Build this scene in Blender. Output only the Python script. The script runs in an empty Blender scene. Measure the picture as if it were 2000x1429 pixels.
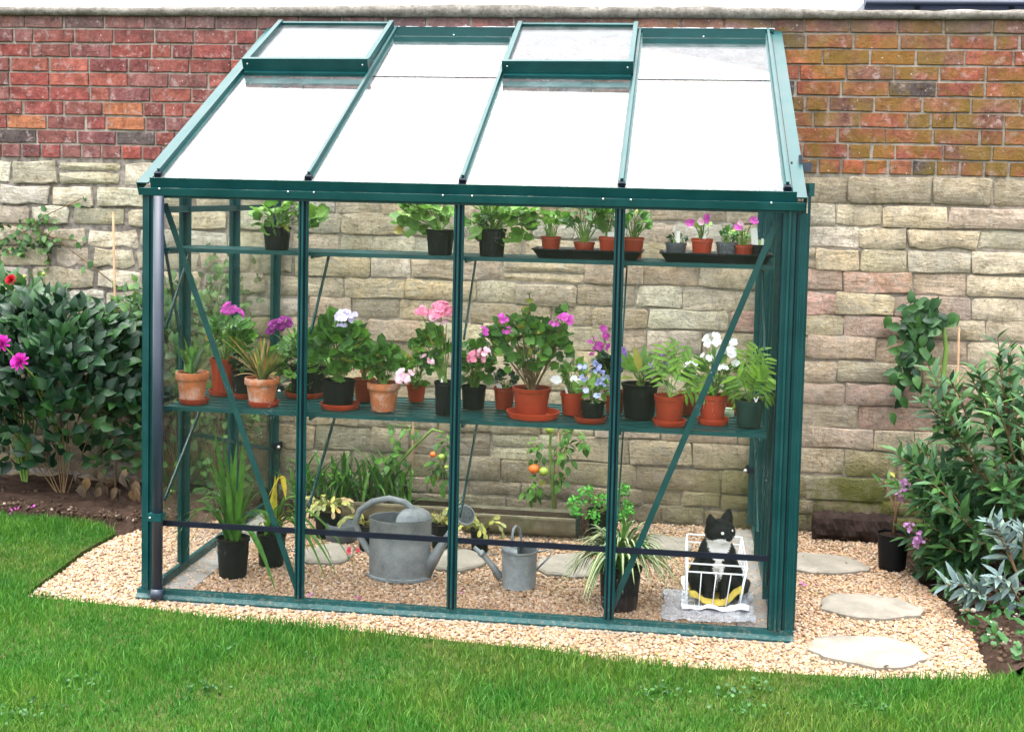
import bpy, bmesh, math, random
import numpy as np
from mathutils import Vector, Matrix, Quaternion, noise as mnoise
R = math.radians
random.seed(7); rng = np.random.default_rng(7)
sc = bpy.context.scene
COL = sc.collection
# ------------------------------------------------------------ camera
F_PX, SHY = 2469.19, -169.34
CP = np.array([0.8525, -4.8646, 1.6885])
def _rot(ya, pi, ro):
    c, s = math.cos(ya), math.sin(ya); A = np.array([[c, s, 0], [-s, c, 0], [0, 0, 1]])
    c, s = math.cos(pi), math.sin(pi); B = np.array([[1, 0, 0], [0, c, s], [0, -s, c]])
    c, s = math.cos(ro), math.sin(ro); G = np.array([[c, 0, s], [0, 1, 0], [-s, 0, c]])
    return G @ B @ A
MR = _rot(0.1308, -0.0673, 0.0230)          # rows: right, forward, up
cam_d = bpy.data.cameras.new('camera'); cam = bpy.data.objects.new('camera', cam_d); COL.objects.link(cam)
cam_d.sensor_width = 36; cam_d.lens = 36 * F_PX / 2000; cam_d.shift_y = SHY / 2000
cam_d.clip_start = 0.05; cam_d.clip_end = 400
m3 = Matrix([[MR[0][i], MR[2][i], -MR[1][i]] for i in range(3)])
cam.matrix_world = Matrix.Translation(Vector(CP)) @ m3.to_4x4()
sc.camera = cam
# measured points of the photograph -> places in the garden
def ray(x, y): return MR.T @ np.array([(x - 1000) / F_PX, 1, (714.5 + SHY - y) / F_PX])
def aty(x, y, Y): d = ray(x, y); return Vector(CP + d * (Y - CP[1]) / d[1])
def atz(x, y, Z): d = ray(x, y); return Vector(CP + d * (Z - CP[2]) / d[2])
def mpp(Y): return (Y - CP[1]) / F_PX / 0.985      # metres per photo pixel at depth Y
# ------------------------------------------------------------ world, sun, exposure
w = bpy.data.worlds.new('World'); sc.world = w; w.use_nodes = True
nt = w.node_tree; nt.nodes.clear()
sky = nt.nodes.new('ShaderNodeTexSky'); sky.sky_type = 'NISHITA'; sky.sun_disc = False
sky.sun_elevation = R(84); sky.sun_rotation = R(270); sky.air_density = 1.0; sky.dust_density = 4.0; sky.ozone_density = 1.0
hs = nt.nodes.new('ShaderNodeHueSaturation'); hs.inputs['Saturation'].default_value = 0.16
bg = nt.nodes.new('ShaderNodeBackground'); bg.inputs[1].default_value = 0.15
wo = nt.nodes.new('ShaderNodeOutputWorld')
nt.links.new(sky.outputs[0], hs.inputs['Color']); nt.links.new(hs.outputs[0], bg.inputs[0]); nt.links.new(bg.outputs[0], wo.inputs[0])
sl = bpy.data.lights.new('sun', 'SUN'); sl.energy = 1.0; sl.angle = R(84.8); sl.color = (1, 0.97, 0.92)
so = bpy.data.objects.new('sun', sl); COL.objects.link(so)
az = R(270); sd = Vector((math.sin(az) * math.cos(R(84)), math.cos(az) * math.cos(R(84)), math.sin(R(84))))
so.rotation_euler = sd.to_track_quat('Z', 'Y').to_euler(); so.location = (0, -3, 8)
sc.view_settings.view_transform = 'Standard'; sc.view_settings.look = 'None'
sc.view_settings.exposure = 2.65; sc.view_settings.gamma = 1
sc.cycles.transparent_max_bounces = 48; sc.cycles.max_bounces = 8; sc.cycles.glossy_bounces = 4
sc.cycles.sample_clamp_indirect = 6
# ------------------------------------------------------------ materials
class NT:
    def __init__(s, name):
        s.m = bpy.data.materials.new(name); s.m.use_nodes = True; s.t = s.m.node_tree; s.t.nodes.clear()
        s.out = s.n('ShaderNodeOutputMaterial')
    def n(s, t, **k):
        x = s.t.nodes.new(t)
        for a, b in k.items(): setattr(x, a, b)
        return x
    def L(s, a, b): s.t.links.new(a, b)
    def setv(s, sock, v):
        if hasattr(v, 'links') or hasattr(v, 'is_output'): s.L(v, sock)
        elif isinstance(v, (tuple, list)) and len(v) == 3 and sock.type == 'RGBA': sock.default_value = (*v, 1)
        else: sock.default_value = v
    def noise(s, scale, detail=4, rough=.6, vec=None, dist=0):
        x = s.n('ShaderNodeTexNoise'); x.inputs['Scale'].default_value = scale; x.inputs['Detail'].default_value = detail
        x.inputs['Roughness'].default_value = rough; x.inputs['Distortion'].default_value = dist
        s.L(vec if vec is not None else s.pos(), x.inputs['Vector']); return x.outputs['Fac']
    def voro(s, scale, feat='F1'):
        x = s.n('ShaderNodeTexVoronoi', feature=feat); x.inputs['Scale'].default_value = scale; s.L(s.pos(), x.inputs['Vector']); return x.outputs['Distance']
    def pos(s):
        if not hasattr(s, '_p'): s._p = s.n('ShaderNodeNewGeometry')
        return s._p.outputs['Position']
    def island(s): s.pos(); return s._p.outputs['Random Per Island']
    def obrand(s): return s.n('ShaderNodeObjectInfo').outputs['Random']
    def obcol(s): return s.n('ShaderNodeObjectInfo').outputs['Color']
    def ramp(s, fac, stops, interp='LINEAR'):
        x = s.n('ShaderNodeValToRGB'); cr = x.color_ramp; cr.interpolation = interp
        while len(cr.elements) < len(stops): cr.elements.new(0.5)
        for e, (p, c) in zip(cr.elements, stops):
            e.position = p; e.color = (*c, 1) if isinstance(c, (tuple, list)) else (c, c, c, 1)
        s.L(fac, x.inputs[0]); return x.outputs[0]
    def mix(s, fac, a, b, mode='MIX'):
        x = s.n('ShaderNodeMix', data_type='RGBA', blend_type=mode)
        s.setv(x.inputs[0], fac); s.setv(x.inputs[6], a); s.setv(x.inputs[7], b); return x.outputs[2]
    def math(s, op, a, b=0.0, c=None):
        x = s.n('ShaderNodeMath', operation=op); s.setv(x.inputs[0], a); s.setv(x.inputs[1], b)
        if c is not None: s.setv(x.inputs[2], c)
        return x.outputs[0]
    def sep(s):
        x = s.n('ShaderNodeSeparateXYZ'); s.L(s.pos(), x.inputs[0]); return x.outputs
    def bump(s, h, strength=.5, dist=.01):
        x = s.n('ShaderNodeBump'); x.inputs['Strength'].default_value = strength; x.inputs['Distance'].default_value = dist
        s.L(h, x.inputs['Height']); return x.outputs[0]
    def pbr(s, col, rough=.7, metal=0, spec=.4, normal=None, trans=0):
        b = s.n('ShaderNodeBsdfPrincipled'); s.setv(b.inputs['Base Color'], col); s.setv(b.inputs['Roughness'], rough)
        b.inputs['Metallic'].default_value = metal; b.inputs['Specular IOR Level'].default_value = spec
        if normal is not None: s.L(normal, b.inputs['Normal'])
        o = b.outputs[0]
        if trans:
            t = s.n('ShaderNodeBsdfTranslucent'); s.setv(t.inputs[0], col if not isinstance(col, tuple) else col)
            mx = s.n('ShaderNodeMixShader'); mx.inputs[0].default_value = trans; s.L(o, mx.inputs[1]); s.L(t.outputs[0], mx.inputs[2]); o = mx.outputs[0]
        s.L(o, s.out.inputs[0]); return s.m
MAT = {}
def simple(name, col, rough=.6, metal=0, spec=.4, nscale=20, var=.25, bump=0, bscale=60, trans=0, isl=0.0, obj=0.0, dirt=None):
    k = NT(name); n = k.noise(nscale)
    c = k.mix(k.ramp(n, [(.3, 0.0), (.7, 1.0)]), tuple(v * (1 - var) for v in col), tuple(min(1, v * (1 + var)) for v in col))
    if isl:
        c = k.mix(1.0, c, k.ramp(k.island(), [(0, 1 - isl), (1, 1 + isl)]), 'MULTIPLY')
    if obj:
        c = k.mix(1.0, c, k.ramp(k.obrand(), [(0, (1 - obj, 1 - obj * .8, 1 - obj)), (.6, (1, 1, 1)), (1, (1 + obj, 1 + obj * .6, 1))]), 'MULTIPLY')
    if dirt: c = k.mix(k.ramp(k.noise(dirt[1], 6, .7), [(.5, 0.0), (.68, dirt[2])]), c, dirt[0])
    nm = k.bump(k.noise(bscale, 5), bump, .004) if bump else None
    MAT[name] = k.pbr(c, rough, metal, spec, nm, trans); return MAT[name]
k = NT('frame_green'); X, Y, Z = k.sep(); n = k.noise(7, 5, .6)
c = k.mix(k.ramp(n, [(.35, 0.0), (.65, 1.0)]), (.0018, .036, .037), (.003, .050, .051)); c = k.mix(k.ramp(k.noise(45, 6, .8), [(.56, 0.0), (.68, .45)]), c, (.018, .06, .064))
sp = k.math('MULTIPLY', k.ramp(k.math('MULTIPLY', Z, 4.0), [(0, 1.0), (.55, 0.0)]), k.ramp(k.noise(60, 6, .8), [(.52, 0.0), (.62, .45)])); c = k.mix(sp, c, (.22, .18, .13))
MAT['frame_green'] = k.pbr(c, k.ramp(n, [(.35, .30), (.65, .46)]), 0, .25, k.bump(k.noise(300), .05, .002))
simple('spare_green', (.0035, .058, .054), .30, 0, .45, 6, .15, .05, 400, dirt=((.03, .085, .08), 26, .4))
simple('gasket', (.004, .007, .014), .65, 0, .15)
simple('pipe', (.016, .026, .045), .38, 0, .5, 8, .2)
simple('bolt_metal', (.55, .55, .55), .35, 1)
simple('terracotta', (.34, .115, .052), .88, 0, .15, 18, .3, .3, 90, obj=.25, dirt=((.46, .37, .32), 13, .85))
simple('plastic_red', (.27, .034, .014), .42, 0, .3, 8, .15, obj=.3)
simple('plastic_black', (.004, .0045, .006), .5, 0, .2, 10, .3, dirt=((.014, .015, .014), 22, .35))
simple('plastic_grey', (.07, .08, .09), .45, 0, .4, 10, .2)
simple('plastic_green', (.008, .03, .026), .42, 0, .4, 10, .2)
simple('white_label', (.8, .8, .78), .5, 0, .4, 10, .03)
simple('potting_soil', (.022, .014, .009), .95, 0, .1, 60, .5, .8, 120)
simple('bark', (.16, .10, .055), .9, 0, .2, 30, .35, .6, 60)
simple('bamboo', (.30, .19, .11), .7, 0, .3, 20, .25)
simple('green_stem', (.13, .22, .045), .6, 0, .3, 20, .3)
simple('brown_stem', (.14, .09, .045), .8, 0, .2, 25, .3)
simple('wire_white', (.80, .82, .84), .35, 0, .5, 10, .05)
simple('yellow_cloth', (.46, .35, .07), .9, 0, .1, 20, .2, .3, 60)
simple('paper_white', (.74, .76, .80), .8, 0, .2, 20, .08, .4, 40)
simple('tomato_red', (.62, .14, .02), .25, 0, .5, 25, .2)
simple('tomato_green', (.25, .34, .05), .25, 0, .5, 25, .2)
simple('log_wood', (.022, .013, .010), .9, 0, .2, 18, .6, 1, 40)
simple('trough_wood', (.19, .17, .115), .85, 0, .2, 9, .35, .5, 60, dirt=((.06, .09, .035), 6, .8))
simple('lead', (.30, .31, .32), .5)
simple('blue_roof', (.012, .02, .045), .4, 0, .5, 6, .2)
simple('jar_glass', (.35, .45, .30), .2, 0, .5)
def leafmat(name, col, rough=.5, trans=.25, obj=.3, spec=.35, yellow=0):
    k = NT(name); n = k.noise(35, 3)
    c = k.mix(k.ramp(n, [(.3, 0.0), (.7, 1.0)]), tuple(v * .78 for v in col), tuple(v * 1.25 for v in col))
    r = k.math('FRACT', k.math('ADD', k.island(), k.obrand()))
    c = k.mix(1.0, c, k.ramp(r, [(0, (1 - obj, 1 - obj * .8, 1 - obj * .6)), (.55, (1, 1, 1)), (1, (1 + obj * 1.3, 1 + obj, 1 - obj * .2))]), 'MULTIPLY')
    if yellow: c = k.mix(k.ramp(r, [(1 - yellow, 0.0), (min(1, 1 - yellow + .04), 1.0)]), c, (.35, .28, .06))
    MAT[name] = k.pbr(c, rough, 0, spec, k.bump(k.noise(140, 3), .25, .002), trans); return MAT[name]
leafmat('leaf_geranium', (.065, .175, .028), .5, .3, .45, yellow=.05)
leafmat('leaf_geranium_light', (.13, .27, .045), .5, .35, yellow=.05)
leafmat('leaf_dark', (.012, .044, .018), .42, .15, .6)
leafmat('leaf_bush', (.035, .10, .03), .45, .2, .35)
leafmat('leaf_hedge', (.055, .13, .035), .5, .25, .4)
leafmat('leaf_strap', (.07, .20, .03), .38, .3, .3)
leafmat('leaf_palm', (.15, .30, .04), .45, .35, .3)
leafmat('leaf_parsley', (.05, .25, .02), .5, .25, .25)
leafmat('leaf_silver', (.13, .19, .18), .7, .1, .25)
leafmat('leaf_buddleia', (.038, .105, .036), .55, .18, .55)
leafmat('leaf_aloe', (.17, .21, .055), .5, .15, .45)
leafmat('leaf_aloe_red', (.36, .16, .06), .5, .15, .35)
leafmat('leaf_dry', (.42, .30, .15), .8, .1, .3)
leafmat('leaf_cactus', (.24, .25, .075), .5, .15, .4)
leafmat('leaf_yellow', (.62, .50, .05), .5, .3, .15)
leafmat('leaf_cream', (.70, .74, .48), .5, .2, .15)
leafmat('leaf_weed', (.024, .09, .018), .5, .2, .3)
def petal(name, a, b, trans=.3):
    k = NT(name); c = k.mix(k.ramp(k.island(), [(0, 0.0), (1, 1.0)]), a, b)
    MAT[name] = k.pbr(c, .6, 0, .2, None, trans)
petal('petal_magenta', (.55, .05, .42), (.72, .16, .60)); petal('petal_purple', (.20, .02, .18), (.34, .04, .30))
petal('petal_lilac', (.62, .56, .85), (.80, .76, .92)); petal('petal_pink', (.80, .18, .32), (.85, .42, .55))
petal('petal_rose', (.62, .07, .12), (.78, .18, .22)); petal('petal_palepink', (.82, .45, .60), (.88, .70, .76))
petal('petal_white', (.82, .84, .86), (.90, .90, .90)); petal('petal_blue', (.36, .40, .76), (.55, .60, .86))
petal('petal_violet', (.30, .14, .62), (.52, .32, .78)); petal('petal_mauve', (.45, .20, .45), (.60, .34, .58))
petal('petal_red', (.45, .01, .03), (.62, .03, .05)); petal('petal_dahlia', (.50, .02, .34), (.68, .06, .50))
# galvanised steel
k = NT('galvanised'); n = k.noise(14, 6, .65); v = k.voro(90)
c = k.mix(k.ramp(n, [(.35, 0.0), (.7, 1.0)]), (.15, .175, .19), (.30, .325, .33)); c = k.mix(k.ramp(v, [(0, .25), (.5, 0.0)]), c, (.40, .42, .42))
c = k.mix(k.ramp(k.noise(30, 6, .8), [(.58, 0.0), (.7, .5)]), c, (.36, .35, .30))
MAT['galvanised'] = k.pbr(c, k.ramp(n, [(.3, .42), (.7, .7)]), .45, .5, k.bump(k.noise(60, 4), .12, .003))
# mortar, stone, brick
def wallmat(name, kind):
    k = NT(name); X, Y, Z = k.sep()
    if kind == 'mortar':
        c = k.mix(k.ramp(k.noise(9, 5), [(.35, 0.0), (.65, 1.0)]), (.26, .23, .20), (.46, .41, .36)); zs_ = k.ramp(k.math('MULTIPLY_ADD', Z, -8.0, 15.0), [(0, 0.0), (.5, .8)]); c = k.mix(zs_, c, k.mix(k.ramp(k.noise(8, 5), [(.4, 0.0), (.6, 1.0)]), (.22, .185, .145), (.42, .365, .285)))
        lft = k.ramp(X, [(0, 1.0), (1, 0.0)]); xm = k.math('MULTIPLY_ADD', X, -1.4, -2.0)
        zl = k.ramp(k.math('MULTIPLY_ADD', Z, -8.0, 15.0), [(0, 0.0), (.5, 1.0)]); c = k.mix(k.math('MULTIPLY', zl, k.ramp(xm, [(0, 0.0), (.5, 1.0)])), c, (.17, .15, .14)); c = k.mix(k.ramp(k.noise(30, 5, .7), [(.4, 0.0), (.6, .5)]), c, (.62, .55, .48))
        c = k.mix(k.ramp(k.noise(120, 3), [(.45, 0.0), (.7, .5)]), c, (.16, .13, .10))
    else:
        c = k.obcol(); big = k.noise(3.0 if kind == 'stone' else 8, 5, .6); fine = k.noise(45, 6, .75)
        if kind == 'stone':
            c = k.mix(1.0, c, k.ramp(k.noise(9, 8, .78, dist=.8), [(.33, (.66, .60, .50)), (.48, (1.12, 1.10, 1.05)), (.66, (1.5, 1.48, 1.44))]), 'MULTIPLY'); c = k.mix(k.ramp(k.noise(3.1, 6, .7), [(.47, 0.0), (.64, .42)]), c, (.48, .35, .19))
            mp = k.n('ShaderNodeMapping'); mp.inputs['Scale'].default_value = (3.5, 3.5, 26); k.L(k.pos(), mp.inputs[0]); bed = k.noise(1.0, 7, .75, vec=mp.outputs[0], dist=1.5)
            c = k.mix(1.0, c, k.ramp(bed, [(.36, (.74, .71, .66)), (.5, (1, 1, 1)), (.64, (1.2, 1.18, 1.14))]), 'MULTIPLY'); c = k.mix(k.ramp(bed, [(.30, .8), (.36, 0.0)]), c, (.13, .105, .075))
            c = k.mix(k.ramp(fine, [(.53, 0.0), (.68, .7)]), c, (.17, .14, .10))
            c = k.mix(k.ramp(k.noise(26, 5, .7), [(.56, 0.0), (.68, .65)]), c, (.68, .63, .54))
        else:
            c = k.mix(.20, c, (.21, .14, .12)); c = k.mix(1.0, c, k.ramp(k.noise(16, 8, .8, dist=.5), [(.34, (.42, .42, .46)), (.5, (1, 1, 1)), (.66, (1.5, 1.6, 1.6))]), 'MULTIPLY'); c = k.mix(k.ramp(k.noise(52, 6, .75), [(.52, 0.0), (.66, .6)]), c, (.10, .045, .04))
            # pale salts / lichen, and olive algae on the right-hand part of the wall
            c = k.mix(k.ramp(k.noise(17, 7, .75), [(.54, 0.0), (.62, .6)]), c, (.44, .34, .33))
            al = k.math('MULTIPLY', k.ramp(k.noise(6, 4, .6), [(.42, 0.0), (.58, .62)]), k.ramp(k.math('MULTIPLY_ADD', X, .5, .35), [(.3, 0.0), (.8, 1.0)]))
            c = k.mix(al, c, (.20, .135, .022))
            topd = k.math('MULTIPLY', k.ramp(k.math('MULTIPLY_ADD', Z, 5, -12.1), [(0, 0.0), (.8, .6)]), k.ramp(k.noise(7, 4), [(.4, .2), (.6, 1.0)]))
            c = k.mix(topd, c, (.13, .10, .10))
        wn = k.noise(70, 2, .5); sp = k.voro(26)
        c = k.mix(k.ramp(sp, [(.07, .75), (.12, 0.0)]), c, k.mix(k.ramp(wn, [(.5, 0.0), (.56, 1.0)]), c, (.66, .63, .60)))
        if kind == 'stone':
            c = k.mix(k.ramp(k.noise(2.4, 6, .7), [(.42, 0.0), (.62, .5)]), c, k.mix(k.ramp(k.noise(33, 6, .8), [(.4, 0.0), (.6, 1.0)]), (.27, .245, .21), (.50, .45, .39)))
            c = k.mix(k.ramp(k.noise(7.5, 8, .8, dist=1.2), [(.57, 0.0), (.61, .8)]), c, (.47, .41, .33))
            # moss low down on the right, then darker brown towards the foot
            mm = k.math('MULTIPLY', k.ramp(k.math('MULTIPLY_ADD', Z, -1.6, 1.0), [(.15, 0.0), (.62, 1.0)]), k.ramp(k.math('MULTIPLY_ADD', X, .8, -.35), [(.2, 0.0), (.8, 1.0)]))
            ms = k.math('MULTIPLY', mm, k.ramp(k.noise(4.5, 6, .65), [(.36, 0.0), (.54, .95)]))
            c = k.mix(ms, c, (.17, .19, .03))
            lw = k.math('MULTIPLY', k.ramp(k.math('MULTIPLY_ADD', Z, -1.4, 1.0), [(.2, 0.0), (.9, .62)]), k.ramp(k.noise(3.2, 5), [(.35, .2), (.6, 1.0)]))
            c = k.mix(lw, c, (.16, .135, .08))
    if kind == 'stone': fine = k.math('ADD', fine, bed)
    h = k.math('ADD', k.math('ADD', fine, k.noise(60, 8, .8)) if kind == 'stone' else k.noise(60, 8, .8), k.math('MULTIPLY', k.noise(13, 7, .75, dist=1.0), 2.2))
    MAT[name] = k.pbr(c, .92, 0, .12, k.bump(h, 1.0, .011 if kind != 'stone' else .024))
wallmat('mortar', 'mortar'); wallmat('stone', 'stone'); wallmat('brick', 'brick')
k = NT('coping'); c = k.mix(k.ramp(k.noise(12, 7, .75), [(.35, 0.0), (.65, 1.0)]), (.10, .09, .078), (.27, .25, .225))
c = k.mix(k.ramp(k.noise(40, 5, .8), [(.50, 0.0), (.60, .8)]), c, (.10, .09, .075)); MAT['coping'] = k.pbr(c, .95, 0, .1, k.bump(k.noise(50, 7, .8), 1, .01))
# ground
k = NT('lawn_soil'); c = k.mix(k.ramp(k.noise(9, 5), [(.4, 0.0), (.6, 1.0)]), (.025, .055, .01), (.05, .06, .02)); MAT['lawn_soil'] = k.pbr(c, 1, 0, .05, k.bump(k.noise(60), .8, .01))
k = NT('soil'); c = k.mix(k.ramp(k.noise(16, 7, .75), [(.35, 0.0), (.7, 1.0)]), (.030, .018, .013), (.085, .055, .04)); MAT['soil'] = k.pbr(c, 1, 0, .08, k.bump(k.noise(50, 8, .8), 1, .02))
k = NT('gravel_bed'); c = k.mix(k.ramp(k.noise(120, 4), [(.4, 0.0), (.6, 1.0)]), (.12, .08, .05), (.36, .26, .17)); MAT['gravel_bed'] = k.pbr(c, 1, 0, .08, k.bump(k.noise(90), 1, .01))
k = NT('pebble'); c = k.ramp(k.island(), [(0, (.60, .44, .28)), (.16, (.46, .28, .14)), (.3, (.72, .60, .46)), (.42, (.52, .33, .24)), (.55, (.66, .50, .32)), (.68, (.30, .20, .14)), (.76, (.78, .70, .60)), (.88, (.44, .36, .30)), (1, (.62, .40, .26))])
c = k.mix(1.0, c, k.ramp(k.noise(160, 3), [(.3, (.46, .415, .37)), (.7, (.73, .665, .60))]), 'MULTIPLY'); c = k.mix(k.ramp(k.noise(2.2, 5, .6), [(.5, 0.0), (.7, .35)]), c, (.20, .145, .09)); MAT['pebble'] = k.pbr(c, .62, 0, .35, k.bump(k.noise(260, 2), .2, .002))
k = NT('clod'); c = k.ramp(k.island(), [(0, (.03, .02, .014)), (.7, (.07, .045, .03)), (.93, (.11, .08, .06)), (1, (.35, .3, .24))]); MAT['clod'] = k.pbr(c, .95, 0, .1)
k = NT('paving'); c = k.mix(k.ramp(k.noise(7, 7, .7), [(.35, 0.0), (.65, 1.0)]), (.17, .155, .128), (.275, .25, .21))
c = k.mix(k.ramp(k.noise(60, 6, .8), [(.55, 0.0), (.7, .4)]), c, (.30, .25, .17)); MAT['paving'] = k.pbr(c, .9, 0, .15, k.bump(k.noise(30, 7, .7), .6, .008))
simple('concrete', (.22, .215, .205), .9, 0, .15, 12, .25, .4, 80, dirt=((.16, .14, .10), 8, .5))
k = NT('grass_blade'); X, Y, Z = k.sep(); big = k.noise(2.2, 5, .65)
c = k.mix(k.ramp(big, [(.35, 0.0), (.62, 1.0)]), (.03, .145, .016), (.07, .20, .022))
c = k.mix(k.ramp(k.noise(1.1, 4), [(.48, 0.0), (.7, .7)]), c, (.11, .155, .028))
c = k.mix(k.ramp(k.noise(5, 5), [(.62, 0.0), (.7, .55)]), c, (.02, .10, .02))
c = k.mix(1.0, c, k.ramp(k.island(), [(0, (.5, .6, .5)), (.6, (1, 1, 1)), (.9, (1.45, 1.25, 1)), (.93, (2.2, 1.35, 2)), (1, (2.6, 1.5, 2.6))]), 'MULTIPLY')
MAT['grass_blade'] = k.pbr(c, .5, 0, .25, None, .35)
# glass: clear sheet with grazing-angle mirror, plus a little dust
def glassmat(name, tint, dust=0.0, dustcol=(.8, .82, .85), ds=30):
    k = NT(name); lw = k.n('ShaderNodeLayerWeight'); lw.inputs[0].default_value = .5
    p5 = k.math('POWER', lw.outputs['Facing'], 5.0); fr = k.math('MULTIPLY_ADD', p5, .97, .014)
    tr = k.n('ShaderNodeBsdfTransparent'); tr.inputs[0].default_value = (*tint, 1)
    gl = k.n('ShaderNodeBsdfGlossy'); gl.inputs['Roughness'].default_value = .0
    mx = k.n('ShaderNodeMixShader'); k.L(fr, mx.inputs[0]); k.L(tr.outputs[0], mx.inputs[1]); k.L(gl.outputs[0], mx.inputs[2])
    o = mx.outputs[0]
    if dust:
        df = k.n('ShaderNodeBsdfDiffuse'); df.inputs[0].default_value = (*dustcol, 1)
        f = k.math('MULTIPLY', k.ramp(k.noise(ds, 8, .8), [(.4, .25), (.75, 1.0)]), dust)
        sk = k.math('MULTIPLY', k.ramp(k.voro(95), [(.10, 1.0), (.16, 0.0)]), k.ramp(k.noise(5.5, 4, .6), [(.54, 0.0), (.68, .55)])); f = k.math('MAXIMUM', f, sk)
        m2 = k.n('ShaderNodeMixShader'); k.L(f, m2.inputs[0]); k.L(o, m2.inputs[1]); k.L(df.outputs[0], m2.inputs[2]); o = m2.outputs[0]
    k.L(o, k.out.inputs[0]); MAT[name] = k.m
glassmat('glass', (.985, .99, .988), .004); glassmat('glass_roof', (.96, .98, .975), .05, ds=12); glassmat('glass_side', (.95, .97, .94), .03, (.30, .36, .16), 4)  # roof dust film also paints in some of the reflected sky's whiteness
glassmat('plastic_film', (.85, .87, .9), .45, (.8, .82, .88), 40)
# cat coat: painted per vertex
k = NT('cat_fur'); a = k.n('ShaderNodeAttribute'); a.attribute_name = 'coat'; MAT['cat_fur'] = k.pbr(a.outputs['Color'], .6, 0, .2, k.bump(k.noise(240, 4, .7), .7, .003))
simple('cat_eye', (.85, .9, .85), .08, 0, .8, 5, 0)  # flash eyeshine painted in as a pale base colour
# ------------------------------------------------------------ mesh helpers
class MB:
    def __init__(s): s.v = []; s.f = []
    def add(s, vs, fs):
        o = len(s.v); s.v.extend([tuple(v) for v in vs]); s.f.extend([tuple(i + o for i in f) for f in fs]); return s
    def box(s, a, b):
        x0, y0, z0 = a; x1, y1, z1 = b
        return s.add([(x0, y0, z0), (x1, y0, z0), (x1, y1, z0), (x0, y1, z0), (x0, y0, z1), (x1, y0, z1), (x1, y1, z1), (x0, y1, z1)],
                     [(0, 3, 2, 1), (4, 5, 6, 7), (0, 1, 5, 4), (1, 2, 6, 5), (2, 3, 7, 6), (3, 0, 4, 7)])
    def bar(s, p, q, wd, th, up=(0, 0, 1)):        # rectangular bar between two points; wd across, th along up
        p = Vector(p); q = Vector(q); d = (q - p).normalized(); sx = d.cross(Vector(up)).normalized(); u = sx.cross(d)
        vs = [];
        for e in (p, q):
            for a, b in ((-1, -1), (1, -1), (1, 1), (-1, 1)): vs.append(e + sx * wd / 2 * a + u * th / 2 * b)
        return s.add(vs, [(0, 1, 2, 3), (7, 6, 5, 4), (0, 4, 5, 1), (1, 5, 6, 2), (2, 6, 7, 3), (3, 7, 4, 0)])
    def tube(s, pts, r, n=6, cap=True):
        pts = [Vector(p) for p in pts]; m = len(pts); rr = r if isinstance(r, (list, tuple)) else [r] * m
        vs = []; fs = []; prev = None
        for i, p in enumerate(pts):
            t = (pts[min(i + 1, m - 1)] - pts[max(i - 1, 0)]); t = t.normalized() if t.length > 1e-9 else Vector((0, 0, 1))
            if prev is None: a = t.orthogonal().normalized()
            else: a = (prev - t * prev.dot(t)); a = a.normalized() if a.length > 1e-6 else t.orthogonal().normalized()
            prev = a; b = t.cross(a)
            for j in range(n): th = 2 * math.pi * j / n; vs.append(p + (a * math.cos(th) + b * math.sin(th)) * rr[i])
        for i in range(m - 1):
            for j in range(n): k2 = (j + 1) % n; fs.append((i * n + j, i * n + k2, (i + 1) * n + k2, (i + 1) * n + j))
        if cap: fs.append(tuple(range(n - 1, -1, -1))); fs.append(tuple((m - 1) * n + j for j in range(n)))
        return s.add(vs, fs)
    def lathe(s, prof, c, n=24, sx=1, sy=1, capb=True, capt=False):
        c = Vector(c); vs = []; fs = []
        for r, z in prof:
            for j in range(n): th = 2 * math.pi * j / n; vs.append((c.x + r * sx * math.cos(th), c.y + r * sy * math.sin(th), c.z + z))
        m = len(prof)
        for i in range(m - 1):
            for j in range(n): k2 = (j + 1) % n; fs.append((i * n + j, i * n + k2, (i + 1) * n + k2, (i + 1) * n + j))
        if capb: fs.append(tuple(range(n - 1, -1, -1)))
        if capt: fs.append(tuple((m - 1) * n + j for j in range(n)))
        return s.add(vs, fs)
    def ball(s, c, r, n=8, m=6, sc3=(1, 1, 1)):
        prof = [(max(1e-4, r * math.sin(math.pi * i / m)), -r * math.cos(math.pi * i / m)) for i in range(m + 1)]
        c = Vector(c); return s.lathe([(a, b * sc3[2]) for a, b in prof], c, n, sc3[0], sc3[1], True, True)
    def build(s, name, mat, parent=None, smooth=False, mats=None, org=None):
        O = org if org is not None else (ORG.get(parent.name, Vector((0, 0, 0))) if parent else Vector((0, 0, 0)))
        me = bpy.data.meshes.new(name)
        if s.v:
            V = np.array(s.v, float) - np.array(O); me.from_pydata(V.tolist(), [], s.f)
        me.materials.append(MAT[mat])
        if smooth: me.shade_smooth()
        if smooth == 'auto' or smooth == 2: me.set_sharp_from_angle(angle=R(38))
        o = bpy.data.objects.new(name, me); COL.objects.link(o)
        if parent: o.parent = parent; ORG[o.name] = O
        elif org is not None: o.location = O; ORG[o.name] = O
        return o
ORG = {}
def tag(o, label=None, cat=None, group=None, kind=None):
    if label: o['label'] = label
    if cat: o['category'] = cat
    if group: o['group'] = group
    if kind: o['kind'] = kind
    return o
def thing(name, loc, label, cat, group=None):
    o = bpy.data.objects.new(name, None); COL.objects.link(o); o.location = loc; o.empty_display_size = .05
    ORG[o.name] = Vector(loc); return tag(o, label, cat, group)
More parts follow.
